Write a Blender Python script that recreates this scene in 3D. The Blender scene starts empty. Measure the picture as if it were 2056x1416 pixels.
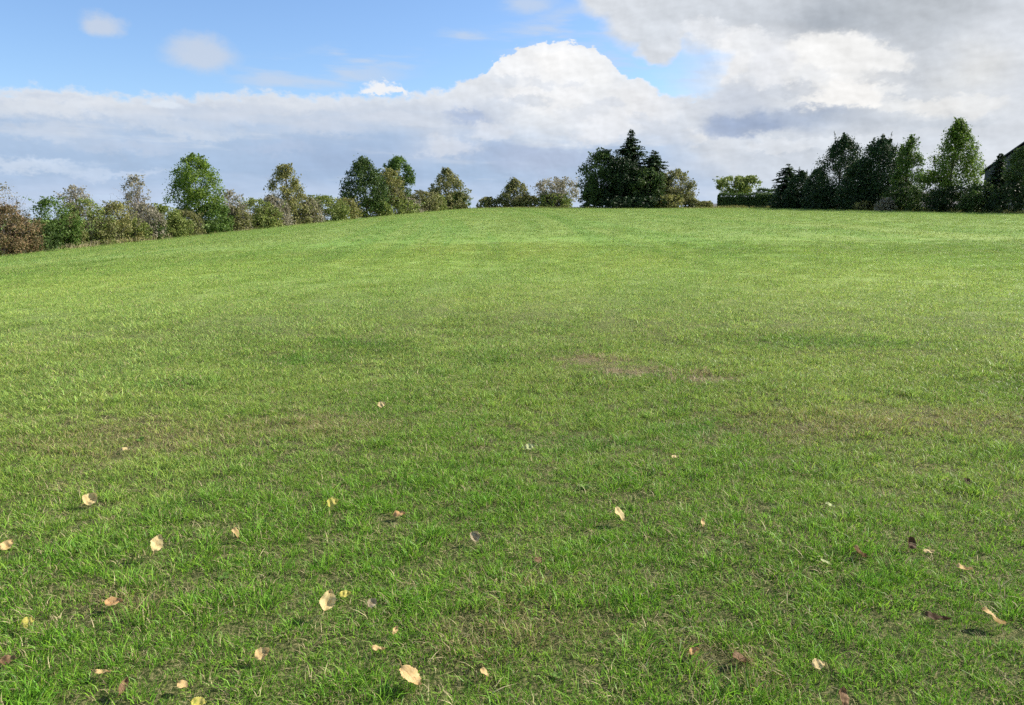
import bpy, math, random
import numpy as np
from mathutils import Vector, Matrix, noise as mnoise

R = math.radians
rng = np.random.default_rng(7)
random.seed(7)
scene = bpy.context.scene
COL = scene.collection

# ------------------------------------------------------------------ frame of the photograph (2056 x 1416), used to work out
# world positions: a pixel becomes a ray that is met with the terrain or taken to a depth
F = 1560.0
CX, CY, YH = 1028.0, 708.0, 430.0
PITCH = math.atan((CY - YH) / F)
EYE = 1.6
EXPO = 1.0
SUN_EL, SUN_AZ = 35.0, 72.0          # azimuth from +Y towards +X

# ------------------------------------------------------------------ terrain
_ys = np.arange(-4000, 9000, 1.0)
_sl = np.where(_ys < 124, 0.0199, np.where(_ys < 158, 0.0199 - (_ys - 124) / 34 * 0.06, -0.0395))
_sl = np.where(_ys > 158, -0.0395 * np.clip(1 - (_ys - 158) / 260, 0, 1), _sl)
_sl = np.where(_ys < 0, 0.0199 * np.clip(1 + _ys / 60, 0, 1), _sl)
_az = np.cumsum(_sl); _az -= np.interp(0, _ys, _az)

def terrain(x, y):
    x = np.asarray(x, float); y = np.asarray(y, float)
    a = np.interp(y, _ys, _az)
    u = -x - 8
    sp = np.log1p(np.exp(np.clip(u / 3.5, -30, 30))) * 3.5
    sp = np.where(u / 3.5 > 30, u, sp)
    l = -24.0 * np.tanh(0.09 * sp / 24.0)
    dh = -((x + 38) * 77 - (y - 58) * 29.5) / 82.5      # metres behind the hedgerow
    l = l - 30 * np.tanh(.16 * np.log1p(np.exp(np.clip((dh - 4) / 2, -30, 60))) * 2 / 30)
    near = np.exp(-(x * x + y * y) / 35.0 ** 2)
    b = near * (0.018 * np.sin(1.7 * x + .6 * y) * np.sin(1.3 * y - .5 * x + 1) + 0.012 * np.sin(3.1 * x - 2.2 * y + 2) * np.sin(2.7 * y + 1.2 * x))
    return a + l + b
def tz(x, y): return float(terrain(x, y))
CAMZ = tz(0, 0) + EYE

def ray(px, py):
    d = Vector(((px - CX) / F, 1.0, -(py - CY) / F))
    return Matrix.Rotation(-PITCH, 3, 'X') @ d
def hit(px, py):
    d = ray(px, py); t = 1.0; step = .05
    while t < 400:
        p = d * t
        if CAMZ + p.z < tz(p.x, p.y): break
        t += step; step = max(.02, t * .004)
    return d.x * t, d.y * t
def at_depth(px, Y):
    d = ray(px, 415); return d.x / d.y * Y
def azel(px, py):
    d = ray(px, py).normalized()
    return math.degrees(math.atan2(d.x, d.y)), math.degrees(math.asin(d.z))

# ------------------------------------------------------------------ helpers
def tag(o, label=None, cat=None, group=None, kind=None):
    if label: o['label'] = label
    if cat: o['category'] = cat
    if group: o['group'] = group
    if kind: o['kind'] = kind
    return o
def empty(name, loc):
    o = bpy.data.objects.new(name, None); o.location = loc; o.empty_display_size = .3
    COL.objects.link(o); return o
def mesh_np(name, V, faces_list, mats, parent=None, fmat=None, smooth=False, link=True):
    """V (n,3); faces_list: list of (m,k) int arrays"""
    me = bpy.data.meshes.new(name)
    V = np.asarray(V, np.float32)
    loops = np.concatenate([f.reshape(-1) for f in faces_list]) if faces_list else np.zeros(0, int)
    tot = np.concatenate([np.full(len(f), f.shape[1]) for f in faces_list]) if faces_list else np.zeros(0, int)
    me.vertices.add(len(V)); me.vertices.foreach_set('co', V.reshape(-1))
    if len(loops):
        me.loops.add(len(loops)); me.polygons.add(len(tot))
        me.polygons.foreach_set('loop_start', np.concatenate([[0], np.cumsum(tot)[:-1]]).astype(np.int32))
        me.loops.foreach_set('vertex_index', loops.astype(np.int32))
        if fmat is not None: me.polygons.foreach_set('material_index', np.asarray(fmat, np.int32))
        if smooth: me.polygons.foreach_set('use_smooth', np.ones(len(tot), bool))
    for m in (mats if isinstance(mats, (list, tuple)) else [mats]): me.materials.append(m)
    me.update(calc_edges=True); me.validate()
    o = bpy.data.objects.new(name, me)
    if link: COL.objects.link(o)
    if parent: o.parent = parent
    return o

class MB:
    """collects tubes, boxes and polygons for one mesh"""
    def __init__(s): s.v = []; s.f = []
    def tube(s, pts, rad, n=5, cap=True):
        pts = [Vector(p) for p in pts]; base = len(s.v)
        for i, p in enumerate(pts):
            a = pts[max(i - 1, 0)]; b = pts[min(i + 1, len(pts) - 1)]
            t = (b - a).normalized()
            u = t.cross(Vector((.31, .95, .05)))
            if u.length < .1: u = t.cross(Vector((1, 0, 0)))
            u.normalize(); w = t.cross(u)
            for k in range(n):
                an = 2 * math.pi * k / n
                s.v.append(p + (u * math.cos(an) + w * math.sin(an)) * rad[i])
        for i in range(len(pts) - 1):
            for k in range(n):
                s.f.append((base + i * n + k, base + i * n + (k + 1) % n, base + (i + 1) * n + (k + 1) % n, base + (i + 1) * n + k))
        if cap:
            s.f.append(tuple(base + (len(pts) - 1) * n + k for k in range(n)))
    def box(s, lo, hi):
        b = len(s.v); x0, y0, z0 = lo; x1, y1, z1 = hi
        s.v += [Vector(p) for p in ((x0,y0,z0),(x1,y0,z0),(x1,y1,z0),(x0,y1,z0),(x0,y0,z1),(x1,y0,z1),(x1,y1,z1),(x0,y1,z1))]
        s.f += [tuple(b + i for i in q) for q in ((0,3,2,1),(4,5,6,7),(0,1,5,4),(1,2,6,5),(2,3,7,6),(3,0,4,7))]
    def poly(s, pts):
        b = len(s.v); s.v += [Vector(p) for p in pts]; s.f.append(tuple(range(b, b + len(pts))))
    def build(s, name, mat, parent=None, smooth=False):
        me = bpy.data.meshes.new(name); me.from_pydata([tuple(v) for v in s.v], [], s.f)
        me.materials.append(mat); me.update()
        if smooth: me.polygons.foreach_set('use_smooth', [True] * len(me.polygons))
        o = bpy.data.objects.new(name, me); COL.objects.link(o)
        if parent: o.parent = parent
        return o

class NT:
    """terse node building"""
    def __init__(s, tree): s.t = tree; s.n = tree.nodes; s.l = tree.links
    def new(s, typ, **kw):
        n = s.n.new(typ)
        for k, v in kw.items(): setattr(n, k, v)
        return n
    def put(s, sock, v):
        if isinstance(v, bpy.types.NodeSocket): s.l.new(v, sock)
        elif v is not None: sock.default_value = v
    def math(s, op, a, b=None, c=None, clamp=False):
        n = s.new('ShaderNodeMath', operation=op, use_clamp=clamp)
        for i, v in enumerate((a, b, c)): s.put(n.inputs[i], v)
        return n.outputs[0]
    def vmath(s, op, a, b=None, c=None):
        n = s.new('ShaderNodeVectorMath', operation=op)
        for i, v in enumerate((a, b, c)): s.put(n.inputs[i], v)
        return n.outputs['Value'] if op in ('LENGTH', 'DOT_PRODUCT', 'DISTANCE') else n.outputs['Vector']
    def mix(s, f, a, b, blend='MIX'):
        n = s.new('ShaderNodeMix', data_type='RGBA', blend_type=blend)
        s.put(n.inputs[0], f); s.put(n.inputs[6], a); s.put(n.inputs[7], b)
        return n.outputs[2]
    def smooth(s, x, lo, hi, a=0.0, b=1.0):
        n = s.new('ShaderNodeMapRange', interpolation_type='SMOOTHSTEP')
        for i, v in enumerate((x, lo, hi, a, b)): s.put(n.inputs[i], v)
        return n.outputs[0]
    def lin(s, x, lo, hi, a=0.0, b=1.0):
        n = s.new('ShaderNodeMapRange')
        for i, v in enumerate((x, lo, hi, a, b)): s.put(n.inputs[i], v)
        return n.outputs[0]
    def noise(s, vec, scale, detail=4, rough=.55, dist=0, out=0, dims='3D'):
        n = s.new('ShaderNodeTexNoise', noise_dimensions=dims)
        s.put(n.inputs['Vector'], vec); n.inputs['Scale'].default_value = scale
        n.inputs['Detail'].default_value = detail; n.inputs['Roughness'].default_value = rough
        n.inputs['Distortion'].default_value = dist
        return n.outputs[out]
    def xyz(s, x, y, z):
        n = s.new('ShaderNodeCombineXYZ')
        for i, v in enumerate((x, y, z)): s.put(n.inputs[i], v)
        return n.outputs[0]
    def sep(s, v):
        n = s.new('ShaderNodeSeparateXYZ'); s.put(n.inputs[0], v); return n.outputs
    def ramp(s, f, stops, interp='LINEAR'):
        n = s.new('ShaderNodeValToRGB'); cr = n.color_ramp; cr.interpolation = interp
        while len(cr.elements) < len(stops): cr.elements.new(.5)
        for e, (p, c) in zip(cr.elements, stops): e.position = p; e.color = (*c, 1)
        s.put(n.inputs[0], f); return n.outputs[0]

def c4(c): return (*c, 1.0)
def srgb(r, g, b):
    f = lambda v: v / 12.92 if v <= .04045 else ((v + .055) / 1.055) ** 2.4
    return tuple(f(v / 255) for v in (r, g, b))

def new_mat(name):
    m = bpy.data.materials.new(name); m.use_nodes = True
    m.node_tree.nodes.clear(); return m, NT(m.node_tree)
def finish(N, shader):
    o = N.new('ShaderNodeOutputMaterial'); N.l.new(shader, o.inputs['Surface'])

def leafy_shader(N, col, transl=.35, rough=.6, spec=.25):
    p = N.new('ShaderNodeBsdfPrincipled')
    N.put(p.inputs['Base Color'], col); p.inputs['Roughness'].default_value = rough
    p.inputs['Specular IOR Level'].default_value = spec
    t = N.new('ShaderNodeBsdfTranslucent'); N.put(t.inputs['Color'], col)
    m = N.new('ShaderNodeMixShader'); m.inputs[0].default_value = transl
    N.l.new(p.outputs[0], m.inputs[1]); N.l.new(t.outputs[0], m.inputs[2])
    return m.outputs[0]

def foliage_mat(name, cols, transl=.35):
    m, N = new_mat(name)
    g = N.new('ShaderNodeNewGeometry')
    st = [(i / max(1, len(cols) - 1), c) for i, c in enumerate(cols)]
    col = N.ramp(g.outputs['Random Per Island'], st)
    n = N.noise(g.outputs['Position'], 1.1, 2)
    k = N.lin(n, .3, .7, .72, 1.3)
    col = N.mix(1.0, col, N.xyz(k, k, k), 'MULTIPLY')
    finish(N, leafy_shader(N, col, transl))
    return m

FOL = {
 'dark':   foliage_mat('foliage_dark_green', [(0.0325, 0.06, 0.015), (0.0625, 0.1063, 0.025), (0.1063, 0.1625, 0.0438)]),
 'green':  foliage_mat('foliage_green', [(0.0585, 0.1105, 0.0195), (0.0975, 0.169, 0.0325), (0.1625, 0.2405, 0.052)]),
 'vivid':  foliage_mat('foliage_vivid_green', [(0.0688, 0.125, 0.015), (0.1438, 0.225, 0.0312), (0.25, 0.3375, 0.0625)], .45),
 'bright': foliage_mat('foliage_bright_green', [(.045,.09,.012),(.1,.17,.022),(.19,.265,.045)], .42),
 'olive':  foliage_mat('foliage_olive', [(0.1063, 0.15, 0.0312), (0.1875, 0.2375, 0.0562), (0.2875, 0.3187, 0.0938)]),
 'gold':   foliage_mat('foliage_golden_olive', [(0.1375, 0.1562, 0.0438), (0.2375, 0.2375, 0.075), (0.3375, 0.3063, 0.1125)]),
 'rust':   foliage_mat('foliage_rust', [(0.1, 0.105, 0.04), (0.19, 0.14, 0.065), (0.27, 0.18, 0.1)]),
 'brown':  foliage_mat('foliage_brown_olive', [(0.1283, 0.1418, 0.0473), (0.2025, 0.2093, 0.0743), (0.297, 0.2767, 0.1215)]),
 'mauve':  foliage_mat('foliage_grey_mauve', [(0.1875, 0.1812, 0.1125), (0.2875, 0.2625, 0.1875), (0.3875, 0.35, 0.2625)]),
 'black':  foliage_mat('foliage_deep_green', [(0.012, 0.026, 0.009), (0.022, 0.045, 0.014), (0.04, 0.07, 0.022)], .2),
 'conifer':foliage_mat('foliage_conifer', [(0.014, 0.034, 0.012), (0.028, 0.06, 0.02), (0.055, 0.095, 0.03)], .2),
 'straw':  foliage_mat('foliage_dry_straw', [(.3,.27,.14),(.4,.35,.2),(.48,.42,.27)], .3),
}
def bark_mat(name, a, b):
    m, N = new_mat(name)
    tc = N.new('ShaderNodeTexCoord')
    n = N.noise(N.vmath('MULTIPLY', tc.outputs['Object'], (6, 6, 1.5)), 2, 6, .65)
    col = N.mix(n, c4(a), c4(b))
    p = N.new('ShaderNodeBsdfPrincipled'); N.put(p.inputs['Base Color'], col); p.inputs['Roughness'].default_value = .9
    bp = N.new('ShaderNodeBump'); bp.inputs['Strength'].default_value = .5; N.put(bp.inputs['Height'], n)
    N.l.new(bp.outputs[0], p.inputs['Normal']); finish(N, p.outputs[0]); return m
BARK = bark_mat('bark_brown', (.05,.04,.03), (.13,.105,.08))
TWIG = bark_mat('bark_grey_twigs', (.15,.125,.11), (.26,.22,.2))
TWIGDARK = bark_mat('bark_dark_twigs', (.05,.045,.04), (.1,.09,.08))

# ------------------------------------------------------------------ turf colour, shared by the soil sheet and the blades
def circle3(p, q, r):
    ax, ay = p; bx, by = q; cx, cy = r
    d = 2 * (ax * (by - cy) + bx * (cy - ay) + cx * (ay - by))
    ux = ((ax**2+ay**2)*(by-cy) + (bx**2+by**2)*(cy-ay) + (cx**2+cy**2)*(ay-by)) / d
    uy = ((ax**2+ay**2)*(cx-bx) + (bx**2+by**2)*(ax-cx) + (cx**2+cy**2)*(bx-ax)) / d
    return ux, uy, math.hypot(ax - ux, ay - uy)
TRACK = circle3(hit(1128, 443), hit(1192, 482), hit(1262, 552))
BARE = [(1185, 727, 70, .2), (1262, 747, 80, .24), (1415, 762, 65, .2)]
bare_xy = []
for (bx, by, brx, bry) in BARE:
    X, Y = hit(bx, by); bare_xy.append((X, Y, brx / F * Y, bry))
DRYP = [(300, 890, 1.0, .5), (620, 860, .8, .35), (1050, 1290, .35, .16), (1080, 1200, .16, .09), (1480, 1330, .25, .12), (1800, 850, 1.3, .45), (1650, 860, .8, .3), (230, 1210, .3, .15)]
dry_xy = [(*hit(a, b), c, d) for a, b, c, d in DRYP]
LUSH = [(370, 775, .5, .22), (730, 690, .6, .35), (620, 725, .55, .3), (1180, 900, .5, .3), (1400, 870, .5, .3), (1700, 690, 1.5, .5)]
lush_xy = [(*hit(a, b), c, d) for a, b, c, d in LUSH]

def turf_nodes(N):
    g = N.new('ShaderNodeNewGeometry')
    P = N.vmath('MULTIPLY', g.outputs['Position'], (1, 1, 0))
    n_big = N.noise(P, .07, 3, .5)
    n_mid = N.noise(P, .55, 4, .6)
    n_sml = N.noise(P, 2.6, 4, .6)
    a = math.atan2(29.5, 77)       # streaks run with the mower, along the left hedge
    ca, sa = math.cos(a), math.sin(a)
    x, y, z = N.sep(P)
    across = N.math('ADD', N.math('MULTIPLY', x, ca), N.math('MULTIPLY', y, -sa))
    along = N.math('ADD', N.math('MULTIPLY', x, sa), N.math('MULTIPLY', y, ca))
    bend = N.math('MULTIPLY', N.math('POWER', N.math('MULTIPLY', along, .01), 2), 6)
    n_str = N.noise(N.xyz(N.math('MULTIPLY', N.math('ADD', across, bend), .38), N.math('MULTIPLY', along, .02), 0), 1, 3, .55)
    n_row = N.noise(N.xyz(N.math('MULTIPLY', x, .05), N.math('MULTIPLY', y, .25), 3), 1, 3, .6)
    t = N.math('ADD', N.math('MULTIPLY', n_mid, .55), N.math('MULTIPLY', n_sml, .45))
    green = N.ramp(t, [(.30, (.11,.215,.03)), (.5, (.195,.32,.055)), (.7, (.30,.425,.095))])
    yel = N.mix(N.smooth(n_big, .38, .66), green, c4((.36,.415,.095)))
    col = N.mix(.55, green, yel)
    col = N.mix(N.smooth(n_str, .50, .66, 0, .6), col, c4((.17,.30,.06)))
    col = N.mix(N.smooth(n_row, .58, .8, 0, .12), col, c4((.34,.38,.1)))
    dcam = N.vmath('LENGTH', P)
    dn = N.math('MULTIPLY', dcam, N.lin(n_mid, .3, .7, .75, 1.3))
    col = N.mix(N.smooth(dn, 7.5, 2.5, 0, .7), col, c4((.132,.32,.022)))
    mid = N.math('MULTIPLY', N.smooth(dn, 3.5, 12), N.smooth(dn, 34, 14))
    col = N.mix(N.math('MULTIPLY', mid, .55), col, c4((.325,.455,.13)))  # paler tint at mid distance, painted in to offset the blades' self-shadowing
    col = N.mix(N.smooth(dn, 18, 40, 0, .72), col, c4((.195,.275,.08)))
    n_lin = N.noise(N.xyz(N.math('MULTIPLY', N.math('ADD', x, N.math('MULTIPLY', N.math('MULTIPLY', y, y), .0009)), .75), N.math('MULTIPLY', y, .012), 7), 1, 2, .5)
    col = N.mix(N.math('MULTIPLY', N.smooth(n_lin, .52, .58, 0, .6), N.smooth(y, 12, 30)), col, c4((.15,.265,.055)))
    def blobs(lst, warp):
        out = None
        wn = N.noise(P, 1.3, 3, .6, out=1)
        W = N.vmath('ADD', P, N.vmath('MULTIPLY', N.vmath('SUBTRACT', wn, (.5, .5, .5)), (warp, warp, 0)))
        for (X, Y, rx, ry) in lst:
            d = N.vmath('LENGTH', N.vmath('MULTIPLY_ADD', W, (1 / rx, 1 / ry, 0), (-X / rx, -Y / ry, 0)))
            out = d if out is None else N.math('MINIMUM', out, d)
        return out
    lush = N.smooth(blobs(lush_xy, .8), 1.25, .3, 0, .55)
    col = N.mix(lush, col, c4((.09,.24,.03)))
    dry = N.smooth(blobs(dry_xy, .9), 1.7, .1, 0, .85)
    n_dry = N.smooth(N.math('ADD', N.math('MULTIPLY', n_mid, .5), N.math('MULTIPLY', N.noise(P, 1.1, 4, .65), .5)), .52, .68)
    dryall = N.math('MAXIMUM', N.math('MULTIPLY', dry, .6), N.math('MULTIPLY', n_dry, .18))
    bare = N.math('MULTIPLY', N.smooth(blobs(bare_xy, 1.1), 1.6, .2), N.smooth(N.noise(P, 5, 4, .7), .38, .55, 0, 1))
    # the wheel track: a darker arc up to the crest
    dist = N.vmath('LENGTH', N.vmath('SUBTRACT', P, (TRACK[0], TRACK[1], 0)))
    dd = N.math('ABSOLUTE', N.math('SUBTRACT', dist, TRACK[2]))
    trk = N.math('MULTIPLY', N.smooth(dd, .7, .15), N.smooth(y, 22, 32))
    dd2 = N.math('ABSOLUTE', N.math('SUBTRACT', dist, TRACK[2] - 2.4))
    trk2 = N.math('MULTIPLY', N.smooth(dd2, .8, .1, 0, .5), N.smooth(y, 30, 40))
    col = N.mix(N.math('MULTIPLY', N.math('MAXIMUM', trk, trk2), .6), col, c4((.125,.235,.042)))
    return col, dryall, bare, g, n_sml

def ground_material():
    m, N = new_mat('turf_soil')
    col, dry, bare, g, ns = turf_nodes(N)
    fine = N.noise(g.outputs['Position'], 60, 4, .75)
    col = N.mix(dry, col, c4((.2,.17,.075)))
    soil = N.mix(N.smooth(fine, .42, .66), c4((.02,.021,.009)), c4((.2,.175,.08)))
    sand = N.mix(fine, c4((.09,.075,.04)), c4((.27,.225,.12)))
    d = N.vmath('LENGTH', N.vmath('MULTIPLY', g.outputs['Position'], (1, 1, 0)))
    f = N.math('MULTIPLY', N.lin(fine, .3, .7, .3, 1), N.smooth(d, 24, 6))
    f2 = N.math('MAXIMUM', f, N.smooth(d, 20, 7, 0, .9))
    col = N.mix(f2, col, soil)
    col = N.mix(N.math('MULTIPLY', bare, .8), col, sand)
    p = N.new('ShaderNodeBsdfPrincipled'); N.put(p.inputs['Base Color'], col)
    p.inputs['Roughness'].default_value = .95; p.inputs['Specular IOR Level'].default_value = .1
    b = N.new('ShaderNodeBump'); b.inputs['Strength'].default_value = .6; b.inputs['Distance'].default_value = .03
    N.put(b.inputs['Height'], fine); N.l.new(b.outputs[0], p.inputs['Normal'])
    finish(N, p.outputs[0]); return m

def blade_material(name, kind):
    m, N = new_mat(name)
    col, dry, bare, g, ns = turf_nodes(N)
    r = g.outputs['Random Per Island']
    if kind == 'green':
        k = N.lin(N.math('FRACT', N.math('MULTIPLY', r, 5.13)), 0, 1, .5, 1.55)
        hue = N.ramp(r, [(0, (.85,1.0,.8)), (.35, (1.0,1.0,1.0)), (.8, (1.18,1.04,.85)), (1, (1.5,1.15,1.0))])
        col = N.mix(1, col, hue, 'MULTIPLY')
        col = N.mix(1, col, N.xyz(k, k, k), 'MULTIPLY')
        pick = N.smooth(N.math('SUBTRACT', dry, N.math('MULTIPLY', N.math('FRACT', N.math('MULTIPLY', r, 7.31)), .8)), 0, .1)
        col = N.mix(pick, col, N.mix(r, c4((.27,.23,.1)), c4((.45,.37,.18))))
        pickb = N.smooth(N.math('SUBTRACT', bare, N.math('FRACT', N.math('MULTIPLY', r, 3.77))), 0, .1)
        col = N.mix(pickb, col, c4((.42,.34,.2)))
        finish(N, leafy_shader(N, col, .38, .45, .2))
    elif kind == 'dry':
        col = N.mix(r, c4((.24,.2,.09)), c4((.56,.48,.26)))
        finish(N, leafy_shader(N, col, .3, .6, .25))
    else:
        col = N.mix(r, c4((.08,.165,.03)), c4((.15,.25,.05)))
        finish(N, leafy_shader(N, col, .35, .6, .15))
    return m
GROUND = ground_material()
BL_GREEN, BL_DRY, BL_WEED = (blade_material('grass_' + k, k) for k in ('green', 'dry', 'weed'))

# ------------------------------------------------------------------ field: one sheet to the horizon
def axis(near, mid, far, s0, s1, s2):
    a = [0.0]
    while a[-1] < far:
        v = a[-1]; a.append(v + (s0 if v < near else s1 if v < mid else s2 * (1 + (v - mid) / 60)))
    return np.array(a)
ax = axis(14, 160, 6000, .35, 2.0, 4.0)
xs = np.concatenate([-ax[::-1][:-1], ax])
ys = np.concatenate([-axis(4, 40, 1500, 1, 4, 10)[::-1][:-1], ax])
GX, GY = np.meshgrid(xs, ys)
V = np.stack([GX, GY, terrain(GX, GY)], -1).reshape(-1, 3)
nx = len(xs); idx = np.arange(len(V)).reshape(len(ys), nx)
Q = np.stack([idx[:-1, :-1], idx[:-1, 1:], idx[1:, 1:], idx[1:, :-1]], -1).reshape(-1, 4)
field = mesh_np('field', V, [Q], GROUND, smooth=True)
tag(field, kind='structure', label='wide mown meadow rising gently to a flat crest')

# distant land seen through the gap beyond the crest
def hill():
    xs = np.linspace(400, 1800, 90); ys = np.linspace(1500, 2600, 24)
    X, Y = np.meshgrid(xs, ys)
    t = (Y - 1500) / 1100
    H = 52 * np.sin(np.pi * np.clip(t * .95 + .02, 0, 1)) * np.clip((X - 440) / 45, 0, 1) * np.clip((1800 - X) / 500, 0, 1)
    H = H * (1 + .12 * np.sin(X / 140) + .08 * np.sin(X / 61 + Y / 200)) + terrain(X, Y) - .6
    V = np.stack([X, Y, H], -1).reshape(-1, 3); n = len(xs)
    i = np.arange(len(V)).reshape(len(ys), n)
    Q = np.stack([i[:-1, :-1], i[:-1, 1:], i[1:, 1:], i[1:, :-1]], -1).reshape(-1, 4)
    m, N = new_mat('distant_farmland')
    g = N.new('ShaderNodeNewGeometry')
    v = N.new('ShaderNodeTexVoronoi'); N.put(v.inputs['Vector'], g.outputs['Position']); v.inputs['Scale'].default_value = .006
    col = N.ramp(N.sep(v.outputs['Color'])[0], [(0, (.045,.055,.06)), (.4, (.075,.07,.07)), (.7, (.055,.065,.062)), (1, (.09,.085,.08))])
    p = N.new('ShaderNodeBsdfPrincipled'); N.put(p.inputs['Base Color'], col); p.inputs['Roughness'].default_value = 1
    finish(N, p.outputs[0])
    tag(mesh_np('hill', V, [Q], m, smooth=True), kind='structure', label='low brown hill far beyond the crest')
hill()

# ------------------------------------------------------------------ grass: one object, blades instanced from its own tufts
LEAFSPOTS = []     # filled below, thins the tall blades right at each fallen leaf
def blades(n, rad, hmin, hmax, w, lean=.5, seg=2, dryfrac=.1, clump=True):
    V, T, Qd, M = [], [], [], []
    for i in range(n):
        a = random.uniform(0, 6.283); r = rad * (random.random() ** .6 if clump else math.sqrt(random.random()))
        x, y = r * math.cos(a), r * math.sin(a)
        h = random.uniform(hmin, hmax); ww = w * random.uniform(.6, 1.3)
        b = a + random.gauss(0, .9); ln = h * random.uniform(.15, 1) * lean * 2
        dx, dy = math.cos(b), math.sin(b)
        f = random.uniform(0, 3.1416); px, py = math.cos(f), math.sin(f)
        dry = random.random() < dryfrac
        i0 = len(V)
        ts = (0, .5) if seg == 2 else (0, .35, .7)
        for t in ts:
            k = ww * (1 - .35 * t) / 2
            cx, cy, cz = x + dx * ln * t * t, y + dy * ln * t * t, h * (t - .18 * lean * t * t)
            V += [(cx - px * k, cy - py * k, cz), (cx + px * k, cy + py * k, cz)]
        V.append((x + dx * ln, y + dy * ln, h * (1 - .3 * lean)))
        for j in range(len(ts) - 1):
            Qd.append((i0 + 2 * j, i0 + 2 * j + 1, i0 + 2 * j + 3, i0 + 2 * j + 2)); 
        T.append((i0 + 2 * len(ts) - 2, i0 + 2 * len(ts) - 1, i0 + 2 * len(ts)))
        M.append(1 if dry else 0)
    return V, Qd, T, M, len(ts) - 1
def weed(n, r):
    V, Qd = [], []
    for i in range(n):
        a = 6.283 * i / n + random.uniform(-.3, .3); L = r * random.uniform(.6, 1.1); w = L * .46; up = random.uniform(.3, .8)
        c, s = math.cos(a), math.sin(a); i0 = len(V)
        for t, k in ((.05, .15), (.4, .9), (.75, 1.0), (1, .2)):
            z = .012 + L * up * t * (1.25 - .6 * t)
            V += [(c * L * t - s * w * k / 2, s * L * t + c * w * k / 2, z), (c * L * t + s * w * k / 2, s * L * t - c * w * k / 2, z)]
        for j in range(3): Qd.append((i0 + 2*j, i0 + 2*j + 1, i0 + 2*j + 3, i0 + 2*j + 2))
    return V, Qd

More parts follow.
